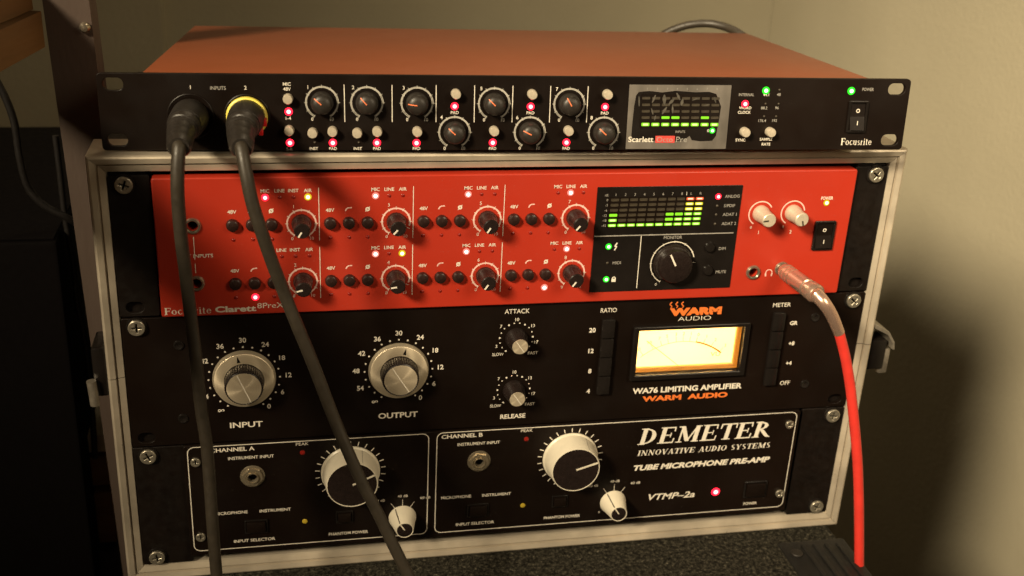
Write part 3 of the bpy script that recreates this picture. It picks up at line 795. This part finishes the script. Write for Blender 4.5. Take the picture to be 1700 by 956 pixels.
for i, (bx_, en) in enumerate(((WX0 + 27, 8.0), (WX0 + 44, 8.0))):
    ld = bpy.data.lights.new('meter_bulb', 'POINT'); ld.energy = en; ld.color = (1.0, .84, .58); ld.shadow_soft_size = .003
    lo = bpy.data.objects.new('meter_bulb', ld); COL.objects.link(lo); lo.parent = vu
    lo.location = Vector((bx_, 18.5, (WZ0 + WZ1) / 2 - 1)) * K

# ================================================================== BLACK 2U TUBE PREAMP (case units 1-2)
tube = thing('tube_preamp', 'black tube microphone preamp with white-skirted knobs, lowest unit in the case', 'audio preamp', (0, 0, 0))
TY = -3.0
part('chassis', MB().box(-206, 206, 1.2, 250, 8.5, 86.5), 'ear', tube)
for sx in (-1, 1):
    xs = (min(sx * 209.6, sx * 241.3), max(sx * 209.6, sx * 241.3))
    sl = [o for o in ear_slots([6.35, 82.55]) if o[0][0] * sx > 0]
    part('rack_ear', curve_plate([rrect(xs[0], xs[1], .4, 88.2, 1)] + sl, 0, 3, .3), 'ear', tube)
    for z in (6.35, 82.55): screw(tube, sx * 232.55, z, 0, 17 * sx + z)
JA = [(-169.4, 64.6), (-21.8, 65.0)]
part('front_panel', curve_plate([rrect(-211, 206.4, 6.5, 89.1, 1.0)] + [circ(x, z, 3.0, 20) for x, z in JA], TY, TY + 2.9, .3), 'panel', tube)
for a_ in (-178, -30): part('jack_backing', MB().box(a_, a_ + 18, .2, 1, 55, 75), 'dark', tube)
N = MB(); NY = TY - .06
def outline(mb, x0, x1, z0, z1, r, w):
    p = rrect(x0, x1, z0, z1, r, 6); p.append(p[0])
    q = rrect(x0 + w, x1 - w, z0 + w, z1 - w, r - w, 6); q.append(q[0])
    vs = []; fs = []
    for a, b in zip(p, q): vs += [(a[0], NY, a[1]), (b[0], NY, b[1])]
    for i in range(len(p) - 1): fs.append([2 * i, 2 * i + 1, 2 * i + 3, 2 * i + 2])
    mb.add(vs, fs)
outline(N, -208.9, -55.6, 9.9, 88.5, 4.5, .55); outline(N, -50.7, 204.2, 9.9, 88.5, 4.5, .55)
def txt(mb, s, q, h, w=None, b=.01, **k): text(mb, s, q[0], q[1], h, w, NY, b, **k)
for ox, first in ((0, 'A'), (147.4, 'B')):
    base = [('CHANNEL ' + first, ((-33.7, 85.1)[0] - 147.4 + ox, (-33.7, 85.1)[1]), 2.9, 27.5, .02),
            ('INSTRUMENT INPUT', ((-22.4, 78.6)[0] - 147.4 + ox, (-22.4, 78.6)[1]), 2.2, 28.5, .012),
            ('PEAK', ((9.9, 86.2)[0] - 147.4 + ox, (9.9, 86.2)[1]), 2.1, 8, .0),
            ('MICROPHONE', ((-36.4, 37.8)[0] - 147.4 + ox, (-36.4, 37.8)[1]), 2.2, 20.5, .012),
            ('INSTRUMENT', ((-8.6, 37.6)[0] - 147.4 + ox, (-8.6, 37.6)[1]), 2.2, 20, .012),
            ('INPUT SELECTOR', ((-22.6, 15.5)[0] - 147.4 + ox, (-22.6, 15.5)[1]), 2.2, 26.5, .012),
            ('PHANTOM POWER', ((38.7, 15.5)[0] - 147.4 + ox, (38.7, 15.5)[1]), 2.2, 26.0, .012)]
    for s, q, h, w, b in base: txt(N, s, q, h, w, b)
    gx, gz = 74.8 - 147.4 + ox, 24.6
    for s, a in (('20 dB', -42), ('40 dB', 0), ('60 dB', 42)):
        txt(N, s, (gx + (17.5 if a else 0) * sin(radians(a)) * 1.3, gz + (14.6 if a else 17.0)), 1.9, 6.8, .005)
        ar = radians(a * .8)
        N.quad(gx + 9.0 * sin(ar), gz + 9.0 * cos(ar), gx + 14.2 * sin(ar), gz + 14.2 * cos(ar), .32, NY - .02)
    txt(N, '0', (gx - 9.5, gz - 7.6), 1.7)
    kx, kz = 41.3 - 147.4 + ox - (.8 if ox == 0 else 0), 63.0
    for k in range(23):
        a = radians(-154 + 14 * k)
        N.quad(kx + 19.9 * sin(a), kz + 19.9 * cos(a), kx + 22.9 * sin(a), kz + 22.9 * cos(a), .62, NY - .02)
    kn = part('gain_knob', shared('big_gain_knob', lambda: MB().lathe([(0, 19.2), (-.8, 19.1), (-1.6, 18.2), (-15.4, 16.6), (-16.2, 16.3), (-16.3, 15.9), (-15.7, 15.7)], seg=72), 'cream'), None, tube, (kx, TY, kz), 73 if ox else 66)
    part('cap', shared('big_gain_cap', lambda: MB().lathe([(-15.5, 15.9), (-16.0, 15.7), (-16.0, 0)], seg=60), 'knob_black'), None, kn)
    part('pointer', shared('big_gain_ptr', lambda: MB().box(-.62, .62, -16.25, -15.9, .2, 15.6), 'cream'), None, kn)
    part('seam', shared('big_gain_seam', lambda: MB().add([(-.16, -15.0, 16.75), (.16, -15.0, 16.75), (.16, -2.0, 18.22), (-.16, -2.0, 18.22)], [[0, 1, 2, 3]]), 'print_dim'), None, kn, roty=-42)
    kn = part('level_knob', shared('small_gain_knob', lambda: MB().lathe([(0, 9.3), (-.8, 9.2), (-1.4, 8.8), (-14.6, 5.9), (-15.2, 5.6), (-15.0, 5.2)], seg=48), 'cream'), None, tube, (gx, TY, gz), -33)
    part('cap', shared('small_gain_cap', lambda: MB().lathe([(-14.9, 5.4), (-15.0, 5.2), (-15.0, 0)], seg=40), 'knob_black'), None, kn)
    part('pointer', shared('small_gain_ptr', lambda: MB().box(-.4, .4, -15.2, -14.95, .2, 5.3), 'cream'), None, kn)
    part('pointer', shared('small_gain_line', lambda: MB().add([(-.32, -14.4, 6.05), (.32, -14.4, 6.05), (.32, -1.0, 9.05), (-.32, -1.0, 9.05)], [[0, 1, 2, 3]]), 'knob_black'), None, kn)
    led(tube, 9.7 - 147.2 + ox, (9.7, 79.7)[1], TY, None, 1.7, 'led_off')
    led(tube, 10.6 - 147.8 + ox, 27.2, TY, None, 1.8, 'led_amber_off')
    for cx_, cz_, w_, h_, nm in (((-21.2, 26.4)[0] - 147.4 + ox, (-21.2, 26.4)[1], 15, 10.5, 'selector_switch'), ((36.1, 28.9)[0] - 147.4 + ox, (36.1, 28.9)[1], 11.5, 9.5, 'phantom_switch')):
        o = part(nm, shared(('switch_frame', w_), lambda w_=w_, h_=h_: curve_plate([rrect(-w_ / 2, w_ / 2, -h_ / 2, h_ / 2, .6), rrect(-w_ / 2 + 1.2, w_ / 2 - 1.2, -h_ / 2 + 1.2, h_ / 2 - 1.2, .3)], -1.2, 0, .25), 'panel_gloss'), None, tube, (cx_, TY, cz_))
        part('rocker', shared(('switch_rocker', w_), lambda w_=w_, h_=h_: MB().box(-w_ / 2 + 1.4, w_ / 2 - 1.4, -2.6, 0, -h_ / 2 + 1.4, h_ / 2 - 1.4, .7), 'panel'), None, o)
for (x, z) in JA: jack(tube, x, z, TY, True, 'jackmetal', 6.0)
cx_, cz_ = (180.5, 27.1)
o = part('power_switch', curve_plate([rrect(-8.8, 8.8, -6.8, 6.8, .6), rrect(-7.4, 7.4, -5.4, 5.4, .3)], -1.3, 0, .3), 'panel_gloss', tube, (cx_, TY, cz_))
part('rocker', MB().box(-7.2, 7.2, -3, 0, -5.2, 5.2, .8), 'panel', o)
txt(N, 'POWER', (178.6, 14.8), 2.2, 10.3, .015)
led(tube, (150.7, 26.9)[0], (150.7, 26.9)[1], TY, 'red', 2.0)
for q in ((199.1, 78.9), (200.0, 21.9), (-204.0, 77.8), (-204.0, 21.3)): screw(tube, q[0], q[1], TY, 25 + q[0], .62, False)
DM = MB(); q = (136.9, 76.0); serif(DM, 'DEMETER', q[0], q[1] - .1, 12.6, 97, NY, .19); part('maker_name', DM, 'print', tube)
q = (138.0, 62.9); serif(N, 'INNOVATIVE AUDIO SYSTEMS', q[0], q[1], 4.2, 98, NY, .2, .05)
q = (138.0, 51.1); txt(N, 'TUBE MICROPHONE PRE-AMP', q, 4.4, 101, .045, shear=.22)
q = (117.9, 26.3); txt(N, 'VTMP\u20132a', q, 5.0, 34.5, .02, shear=.25)
part('lettering', N, 'print', tube)

# ================================================================== BLACK 1U UNIT WITH RED LID, ON TOP OF THE CASE
w = Vector((-0.0600, -0.009, -0.0649))
Rm = Matrix.Rotation(w.length, 3, w.normalized())
top = thing('audio_interface', 'slim black one-unit preamp with rust-red lid lying on top of the flight case', 'audio interface', (-4.98, -8.43, 280.71), Rm.to_euler())
top.scale = (.99, .99, .99)
part('chassis', MB().box(-218, 218, 3.2, 240, 4, 43.3, .8), 'lid', top)
SH = ear_slots([6.35, 38.1], 232.55, 5.6, 3.6)
XJ = [(-191.3, 20.0), (-159.8, 20.0)]
part('front_panel', curve_plate([rrect(-241.3, 241.3, .2, 44.3, 2.4)] + SH, 0, 3, .3), 'panel', top)
A = MB(); B = MB(); RG = MB(); AY = -.06
def at(mb, s, q, h, w=None, b=.012, **k): text(mb, s, q[0], q[1], h, w, AY, b, **k)
at(A, '1', (-190.4, 36.6), 2.2); at(B, 'INPUTS', (-175.2, 36.2), 2.0, 8.6); at(A, '2', (-160.0, 36.5), 2.2)
at(A, 'MIC', (-136.8, 38.7), 1.9); at(A, '48V', (-136.8, 35.9), 1.9); at(A, '1-4', (-136.6, 19.1), 1.9); at(B, '5-8', (-136.7, 1.0), 1.9)
KN = [(-117.2, 28.2, -50), (-91.5, 28.2, -42), (-62.5, 28.1, -84), (-40.4, 11, -48), (-17.2, 28, -46), (4.6, 11, -64), (27.8, 28, -30), (49.5, 11, -48)]
for i, (x, z, a) in enumerate(KN):
    k = part('knob', shared('soft_knob', lambda: MB().lathe([(0, 6.6), (-1.5, 6.5), (-5.5, 6.1), (-7.2, 5.5), (-8.2, 4.2), (-8.7, 2.2), (-8.8, 0)], seg=36), 'rubber'), None, top, (x, -.05, z), a)
    part('pointer', shared('soft_knob_ptr', lambda: MB().tube([(0, -8.75, .3), (0, -8.65, 2.2), (0, -8.2, 4.2), (0, -7.35, 5.4)], .38, 6), 'orangeline'), None, k)
    RG.arc(x, z, 8.6, 8.95, -152, 95, AY, 30); RG.arc(x, z, 9.25, 9.6, -152, 95, AY, 30)
    B.arc(x, z, 8.5, 9.5, 95, 148, AY, 12); B.arc(x, z, 8.97, 9.23, -120, 60, AY, 24)  # lower-right band, ticks and numeral printed dim to imitate the knob's shade
    for t in range(11):
        r = radians(-150 + 30 * t); (RG if t < 9 else B).quad(x + 8.3 * sin(r), z + 8.3 * cos(r), x + 10.3 * sin(r), z + 10.3 * cos(r), .3, AY - .02)
    at(A, '0', (x - 5.8, z - 9.6), 1.9); at(B, '10', (x + 5.4, z - 9.6), 1.9)
    at(A, str(i + 1), (x - 7.8, z + 8.9), 2.1)
for x in (-104.4, -77, -51.4, -28.9, -6.3, 16.2, 38.7): A.quad(x, 17, x, 38.7, .45, AY)
def small_button(q): 
    part('button', shared('silver_button', lambda: MB().lathe([(0, 2.9), (-4.2, 2.85), (-4.9, 2.5), (-5.0, 0)], seg=22), 'silver'), None, top, (q[0], -.05, q[1]))
LB = [((-136.3, 30.6), (-136.3, 22.9), None, 1), ((-136.3, 12.3), (-136.2, 4.7), None, 1)]
for bx_, bz2 in ((-136.3, 30.6), (-136.3, 12.3), (-123, 10.9), (-111.6, 11.8), (-97.4, 10.9), (-85.8, 11.8), (-62.5, 11.8), (-40, 34), (-17.1, 12.2), (5, 34), (27.7, 12.4), (50.2, 34.2), (137.2, 11.7), (153.4, 11.7)):
    small_button((bx_, bz2))
for q in ((-136.3, 22.9), (-136.2, 4.7), (-111.6, 4.7), (-86.0, 4.7), (-62.8, 4.6), (-40.5, 26.4), (-17.5, 4.8), (4.6, 26.4), (27.1, 4.9), (49.6, 26.4), (136.3, 28.6)):
    led(top, q[0], q[1], -.02, 'red', 1.45)
led(top, 148.6, 36.8, -.02, 'green', 1.5); led(top, 203.1, 36.9, -.02, 'green', 1.55)
for x in (-111.6, -86.0, -62.8, -17.5, 27.1): at(A, 'PAD', (x, 1.4 - .1), 1.7)
for x in (-40.4, 4.6, 49.6): at(A, 'PAD', (x, 22.7), 1.8)
at(A, 'INST', (-122.6, 1.3), 1.7); at(A, 'INST', (-97.2, 1.3), 1.7)
for q in ((-122, 4.9), (-96.6, 4.9), (99.8, 36.6), (157.1, 37.3), (149.2, 28.8), (157.5, 28.8), (149.1, 21.1), (156.8, 21.1)): led(top, q[0] if q[0] < 400 else 137, q[1], -.02, None, .7, 'seg_off')
at(B, 'INTERNAL', (136.6, 34.2), 1.7, 9.6); at(A, 'WORD', (136.6, 26.2), 1.7); at(A, 'CLOCK', (136.3, 23.5), 1.7)
at(A, '44.1', (149.0, 34.3), 1.7); at(B, '48', (157.0, 34.4), 1.7); at(B, '88.2', (148.6, 26.2), 1.7); at(B, '96', (156.7, 26.3), 1.7); at(B, '176.4', (148.2, 18.4), 1.7); at(B, '192', (156.1, 18.5), 1.7)
at(A, 'SYNC', (135.6, 6.4), 1.8); at(A, 'SAMPLE', (151.9, 6.9), 1.7); at(A, 'RATE', (152.2, 3.8), 1.7)
at(B, 'POWER', (213.8, 37.9), 1.9, 7.4)
serif(A, 'Focusrite', (210.6, 5.4)[0], (210.6, 5.4)[1], 4.3, 20.2, AY)
rocker(top, (208.7, 21.2)[0], (208.7, 21.2)[1], 12.6, 19.8, -.05)
# meter with cloudy peeling film
part('display_panel', curve_plate([rrect(63.3, 126.8, .7, 40.2, .4)], -.4, 0, .08), 'panel_gloss', top)
LMX = [74.6 + 6.15 * k for k in range(8)]; LMZ = [31.9, 27.9, 24.0, 20.2, 16.0]
lm = part('level_meter', MB().box(71, 121, -.43, -.4, 13.5, 34.5), 'panel', top)
litseg = {(2, 3), (3, 3), (6, 3)} | {(c, 4) for c in range(8)}
for c in range(8):
    for r in range(5):
        segment(lm, LMX[c] - .15 * (4 - r) + .3, LMZ[r], -.43, 4.9, 2.0 if r == 4 else 1.5, 'seg_green' if (c, r) in litseg else 'seg_off', .9 if r == 4 else 0)
led(top, (117.0, 12.3)[0], (117.0, 12.3)[1], -.4, 'green', 1.15)
peel = [(68.0, 33.5), (69.5, 35.6), (76, 36.2), (84, 35.4), (92, 36.4), (104, 35.6), (113, 35.9), (117.5, 34.6), (119.2, 31.2), (121.2, 27), (120.6, 18), (119.6, 9), (117.5, 6.0), (110, 5.6), (104.5, 6.4), (103, 9), (99.5, 6.3), (88, 5.2), (76, 6.6), (68.6, 6.0), (66.6, 9), (66.8, 18), (67.2, 27)]
film = part('protective_film', curve_plate([rrect(63.6, 126.5, 1.0, 39.9, .4), peel], -.62, -.44), 'film', top)
sm = MB()
for (x, z, L, a, ww) in ((79, 31.5, 5, 70, 1.1), (85.5, 31, 6, 95, 1.8), (90, 30, 5, 50, 1.5), (94, 33, 5, 120, 1.2), (96.5, 29.5, 4, 80, 1.6), (86, 24.5, 5, 60, 1.3), (91, 25.3, 5, 95, 1.0), (78.5, 24, 4, 110, .9), (80.5, 20, 3, 80, .9), (117, 31, 4, 110, .8), (70, 30, 6, 95, .8), (105, 31.5, 5, 20, .5), (112, 27.9, 4, 15, .5)):
    dx, dz = cos(radians(a)) * L / 2, sin(radians(a)) * L / 2
    sm.quad(x - dx, z - dz, x, z, ww * .5, -.75, ww * 1.3).quad(x, z, x + dx, z + dz, ww * 1.3, -.76, ww * .5)
part('glue_residue', sm, 'residue', film)
C = MB(); CY = -.68
text(C, 'Scarlett', (72.7, 6.9)[0], (72.7, 6.9)[1], 3.3, 15.6, CY, .012)
text(C, '0', (114.3, 12.3)[0], (114.3, 12.3)[1], 1.8, None, CY)
part('lettering', C, 'print', top)
C = MB(); text(C, 'Pre', (98.1, 6.9)[0], (98.1, 6.9)[1], 3.3, 6.8, CY - .02, 0); text(C, 'Octo', (87.5, 6.9)[0], (87.5, 6.9)[1], 3.0, 10, CY - .08, -.01); text(C, 'INPUTS', 97, 11.6, 1.4, 6, -.5, 0)
for k in range(8): text(C, str(k + 1), LMX[k], 37.6, 1.2, None, CY, 0)
part('lettering', C, 'print_dim', top)
part('logo_block', MB().box((81.7, 6.9)[0], (93.8, 6.9)[0], CY - .05, CY, (87.7, 4.8)[1], (87.4, 9.1)[1]), 'logored', top)
part('scale_print', RG, 'print_mid', top); part('lettering', A, 'print', top); part('lettering', B, 'print_dim', top)
for i, (x, z) in enumerate(XJ):
    o = part('input_socket', MB().lathe([(0, 13.2), (-.5, 13.0), (-.7, 12.6), (-.5, 12.2), (-.5, 0)], seg=48), 'panel', top, (x, -.05, z))

# ================================================================== CABLES
def spline(pts, n=10):
    P = [Vector(p) for p in pts]; P = [P[0] * 2 - P[1]] + P + [P[-1] * 2 - P[-2]]
    out = []
    for i in range(1, len(P) - 2):
        for k in range(n):
            t = k / n
            out.append(.5 * ((2 * P[i]) + (P[i + 1] - P[i - 1]) * t + (2 * P[i - 1] - 5 * P[i] + 4 * P[i + 1] - P[i + 2]) * t * t + (3 * P[i] - P[i - 1] - 3 * P[i + 1] + P[i + 2]) * t ** 3))
    out.append(P[-2]); return [tuple(p) for p in out]

def world_of(lx, ly, lz):
    v = Rm @ (Vector((lx, ly, lz)) * .99) + Vector((-4.98, -8.43, 280.71)); return v
def xlr(label, jx, jz, path, ring):
    p0 = world_of(jx, -1.6, jz); ax = (Rm @ Vector((0, -1, 0))).normalized()
    tip = Vector(path[0])
    t = thing('microphone_cable', label, 'cable', tuple(p0), group='microphone cables plugged into the top unit')
    rel = lambda p: tuple(Vector(p) - p0)
    # plug shell: straight out, then droops towards the cable
    body = [p0 + ax * d for d in (0, 4, 10, 18, 25)]
    P3 = spline([tuple(body[-1]), tuple(body[-1] + ax * 9 + Vector((-.5, 0, -2))), tuple(tip)], 8)
    part('plug_body', MB().tube([rel(p) for p in body], [10.3, 10.3, 10.1, 9.7, 9.2], 28), 'rubber', t)
    n = len(P3); rr = []
    for i in range(n):
        f = i / (n - 1)
        r = 8.9 - 2.6 * f
        if i % 3 == 1 and i > 3: r -= .7
        rr.append(r)
    rr[-1] = 5.2
    part('strain_relief', MB().tube([rel(p) for p in P3], rr, 26), 'rubber', t)
    if ring:
        rb = MB()
        q = [p0 + ax * d for d in (-.8, 0, 1.6, 2.0)]
        rb.tube([rel(p) for p in q], [11.4, 11.7, 11.3, 10.6], 40)
        part('identity_ring', rb, 'yellow', t, label='yellow ring round the plug')
        for a, dd, wd in ((98, 6, 3.4), (124, 12, 2.0)):
            e1 = ax.cross(Vector((0, 0, 1))).normalized() * -1; e2 = Vector((0, 0, 1))
            c = p0 + ax * dd + (e1 * sin(radians(a)) + e2 * cos(radians(a))) * 10.3
            part('led_reflection_tab', MB().box(-1.4, 1.2, -wd, wd, -2.0, 2.0, .6), 'led_reflection_red', t, rel(c), label='tab on the plug side, painted red as an LED reflection')  # red LED reflection put into the colour of the plastic
    part('wire', MB().tube([rel(p) for p in spline([tuple(P3[-3])] + [tuple(p) for p in path], 8)], 3.55, 18), 'cable', t)
    return t
xlr('dark microphone cable hanging from the plug at the far left input', -191.3, 20.0, [(-196.2, -58.0, 298.0), (-197.5, -62.0, 284.8), (-198.1, -62.0, 270.4), (-198.0, -60.0, 248.7), (-197.1, -58.0, 226.2), (-195.9, -58.0, 198.3), (-194.6, -60.0, 176.4), (-193.6, -62.0, 148.6), (-191.7, -64.0, 125.5), (-191.2, -66.0, 99.0), (-190.8, -70.0, 68.6), (-190.2, -72.0, 34.4)], False)
xlr('dark microphone cable slanting right from the plug with a yellow ring', -159.8, 20.0, [(-164.9, -58.0, 297.4), (-162.9, -64.0, 284.9), (-160.4, -66.0, 269.8), (-156.2, -66.0, 253.6), (-151.6, -64.0, 236.2), (-146.2, -62.0, 218.3), (-141.7, -62.0, 204.4), (-131.5, -62.0, 174.2), (-120.7, -64.0, 140.5), (-112.9, -68.0, 119.5), (-104.5, -72.0, 98.4), (-94.6, -76.0, 76.8), (-86.7, -80.0, 58.3), (-75.1, -86.0, 32.3)], True)

# red instrument cable with metal jack plug
p0 = Vector((jk[3][0], FY - 1.6, jk[3][1]))
t = thing('instrument_cable', 'bright red cable with a metal plug, hanging at the right of the case', 'cable', tuple(p0))
rel = lambda p: tuple(Vector(p) - p0)
tip = Vector((180.7, -46.0, 196.5)); ax = (tip - p0).normalized(); Lg = (tip - p0).length
def along(d): return rel(p0 + ax * d)
part('plug_tip', MB().tube([along(-3), along(2)], 2.6, 16), 'brass', t)
ds = [0, .8, 2.5, 5, 5.3, 6.5, 6.8, 8.8, 9.1, 10.3, 10.6, 12.6, 12.9, 14.1, 14.4, Lg - 12, Lg - 11.4, Lg - 9, Lg - 8.5, Lg - 2, Lg - .4]
rs = [3.4, 4.4, 5.1, 5.6, 4.4, 4.4, 5.6, 5.6, 4.4, 4.4, 5.6, 5.6, 4.4, 4.4, 5.6, 5.7, 4.8, 4.8, 6.2, 6.2, 5.2]
part('plug_body', MB().tube([along(d) for d in ds], rs, 32), 'brass', t)
bt = spline([tuple(tip - ax * 1.5), (183.8, -50.0, 192.7), (190.1, -51.0, 184.3), (197.6, -50.0, 171.8)], 8)
n = len(bt)
part('strain_sleeve', MB().tube([rel(p) for p in bt], [4.6 - 1.0 * i / (n - 1) for i in range(n)], 22), 'brass', t)
part('wire', MB().tube([rel(p) for p in spline([bt[-2], (198.4, -50.0, 170.1), (206.0, -49.0, 152.6), (213.5, -48.0, 131.6), (219.8, -48.0, 109.3), (225.8, -48.0, 86.9), (231.3, -48.0, 63.9), (238.0, -49.0, 28.2), (248.7, -50.0, -33.2)], 8)], 3.35, 18), 'redcable', t)

# grey power lead looping behind the top unit
ld_pts = [(170.6, 262.0, 301.4), (178.2, 258.0, 306.6), (189.7, 252.0, 311.8), (204.0, 246.0, 314.0), (215.0, 236.0, 313.0), (221.8, 222.0, 310.2), (226.5, 214.0, 305.0), (232.6, 214.0, 290.5)]
b0 = Vector(ld_pts[0])
t = thing('power_lead', 'grey lead looping up behind the right rear corner of the rust-red lid', 'cable', tuple(b0))
part('wire', MB().tube([tuple(Vector(p) - b0) for p in spline(ld_pts, 8)], 3.2, 14), 'cable', t)

# ================================================================== LEFT SIDE FURNITURE
def slant_post(x0t, x1t, x0b, x1b, y0, y1, zt, zb):
    return MB().add([(x0t, y0, zt), (x1t, y0, zt), (x1t, y1, zt), (x0t, y1, zt), (x0b, y0, zb), (x1b, y0, zb), (x1b, y1, zb), (x0b, y1, zb)],
                    [[0, 1, 2, 3], [4, 5, 6, 7], [0, 1, 5, 4], [1, 2, 6, 5], [2, 3, 7, 6], [3, 0, 4, 7]])
PTL, PBL = (-284.0, 346.6), (-271.8, -80.4)
def post_x(a, b, z): return a[0] + (b[0] - a[0]) * (z - a[1]) / (b[1] - a[1])
post = thing('desk_post', 'mauve-grey wooden upright standing behind the left edge of the flight case', 'post', (0, 0, 0))
zt, zb = 500, -900
zm = 190
part('upright', slant_post(post_x(PTL, PBL, zt), post_x(PTL, PBL, zt) + 27, post_x(PTL, PBL, zb), post_x(PTL, PBL, zb) + 27, 100, 128, zt, zb), 'post_paint', post)
hkx = (-259.1, 330.6)
part('hook_screw', MB().lathe([(0, 3.4), (-3, 3.2), (-4.6, 2.0), (-5, 0)], seg=18), 'nickel', post, (hkx[0] - 1.5, 99.9, hkx[1]))

bm_ = thing('shelf_beam', 'dull pine beam meeting the upright at the upper left corner', 'beam', (0, 0, 0))
ea, eb = (-285.6, 318.9), (-283.9, 340.7)
dv = Vector((-sin(radians(9)), -cos(radians(9)), 0)); nv = Vector((-cos(radians(9)), sin(radians(9)), 0))
e0 = Vector((ea[0] + 1, 96, 0)); Lb = 420
cn = [e0, e0 + nv * 45, e0 + nv * 45 + dv * Lb, e0 + dv * Lb]
part('board', MB().add([(c.x, c.y, ea[1]) for c in cn] + [(c.x, c.y, eb[1]) for c in cn], [[0, 1, 2, 3], [4, 5, 6, 7], [0, 1, 5, 4], [1, 2, 6, 5], [2, 3, 7, 6], [3, 0, 4, 7]]), 'pine', bm_)
sh = [e0 + nv * -1 + dv * -2, e0 + nv * 62 + dv * -2, e0 + nv * 62 + dv * Lb, e0 + nv * 6 + dv * Lb]
part('shelf_board', MB().add([(c.x - 6, c.y, eb[1] + .5) for c in sh] + [(c.x - 6, c.y, eb[1] + 16) for c in sh], [[0, 1, 2, 3], [4, 5, 6, 7], [0, 1, 5, 4], [1, 2, 6, 5], [2, 3, 7, 6], [3, 0, 4, 7]]), 'pine', bm_)

q = (-297.6, 179.4)
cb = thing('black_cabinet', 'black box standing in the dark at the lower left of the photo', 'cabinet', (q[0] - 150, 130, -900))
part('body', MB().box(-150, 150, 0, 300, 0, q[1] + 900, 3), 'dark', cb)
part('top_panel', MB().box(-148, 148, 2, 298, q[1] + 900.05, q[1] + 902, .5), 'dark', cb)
# small boxes stacked between cabinet and upright
zs = -900
for (a, b, mt, lab) in (((-314.7, -91.2), (-292.2, -43.7), 'pine', 'brown carton low in the gap between black box and upright'),
                        ((-307.3, -37.0), (-291.9, -10.7), 'pine', 'dim tan carton in the middle of the stack beside the upright'),
                        ((-300.4, -6.9), (-286.7, 8.3), 'cream', 'small pale carton on top of the stack beside the upright')):
    t = thing('carton', lab, 'carton', (a[0], 160, a[1]), group='cartons stacked beside the upright')
    part('box', MB().box(-8, b[0] - a[0] + 8, 0, 60, 0, b[1] - a[1], .8), mt, t)
    part('flap', MB().box(-8, b[0] - a[0] + 8, -.6, -.05, (b[1] - a[1]) * .72, b[1] - a[1] - 1), mt, t)
t0 = (-304.8, -92.7)
t = thing('carton_rack', 'dark plinth under the stack of cartons beside the upright', 'plinth', (t0[0], 150, -900))
part('body', MB().box(-30, 40, 0, 90, 0, t0[1] + 899.5), 'laminate', t)

cp_ = [(-329.8, 150.0, 291.4), (-323.5, 150.0, 275.3), (-319.6, 150.0, 256.8), (-319.0, 150.0, 232.9), (-316.2, 150.0, 212.3), (-307.5, 150.0, 199.0), (-293.1, 152.0, 188.3), (-285.5, 158.0, 180.1)]
b0 = Vector(cp_[0])
t = thing('wall_cable', 'black cable curving down across the wall at the far left', 'cable', tuple(b0))
part('wire', MB().tube([tuple(Vector(p) - b0) for p in spline(cp_, 8)], 2.6, 12), 'blackcable', t)
cp_ = [(-295.3, 154.0, 247.3), (-295.0, 154.0, 219.4), (-294.9, 154.0, 188.5), (-292.9, 154.0, 152.0), (-293.2, 154.0, 123.7), (-290.9, 154.0, 94.6), (-290.4, 154.0, 54.6), (-292.7, 154.0, -8.1)]
b0 = Vector(cp_[0])
t = thing('wall_cable', 'thin black cable running down close behind the left edge of the upright', 'cable', tuple(b0))
part('wire', MB().tube([tuple(Vector(p) - b0) for p in spline(cp_, 8)], 2.2, 12), 'blackcable', t)

bpy.data.objects.remove(FOB); bpy.data.curves.remove(FONT)
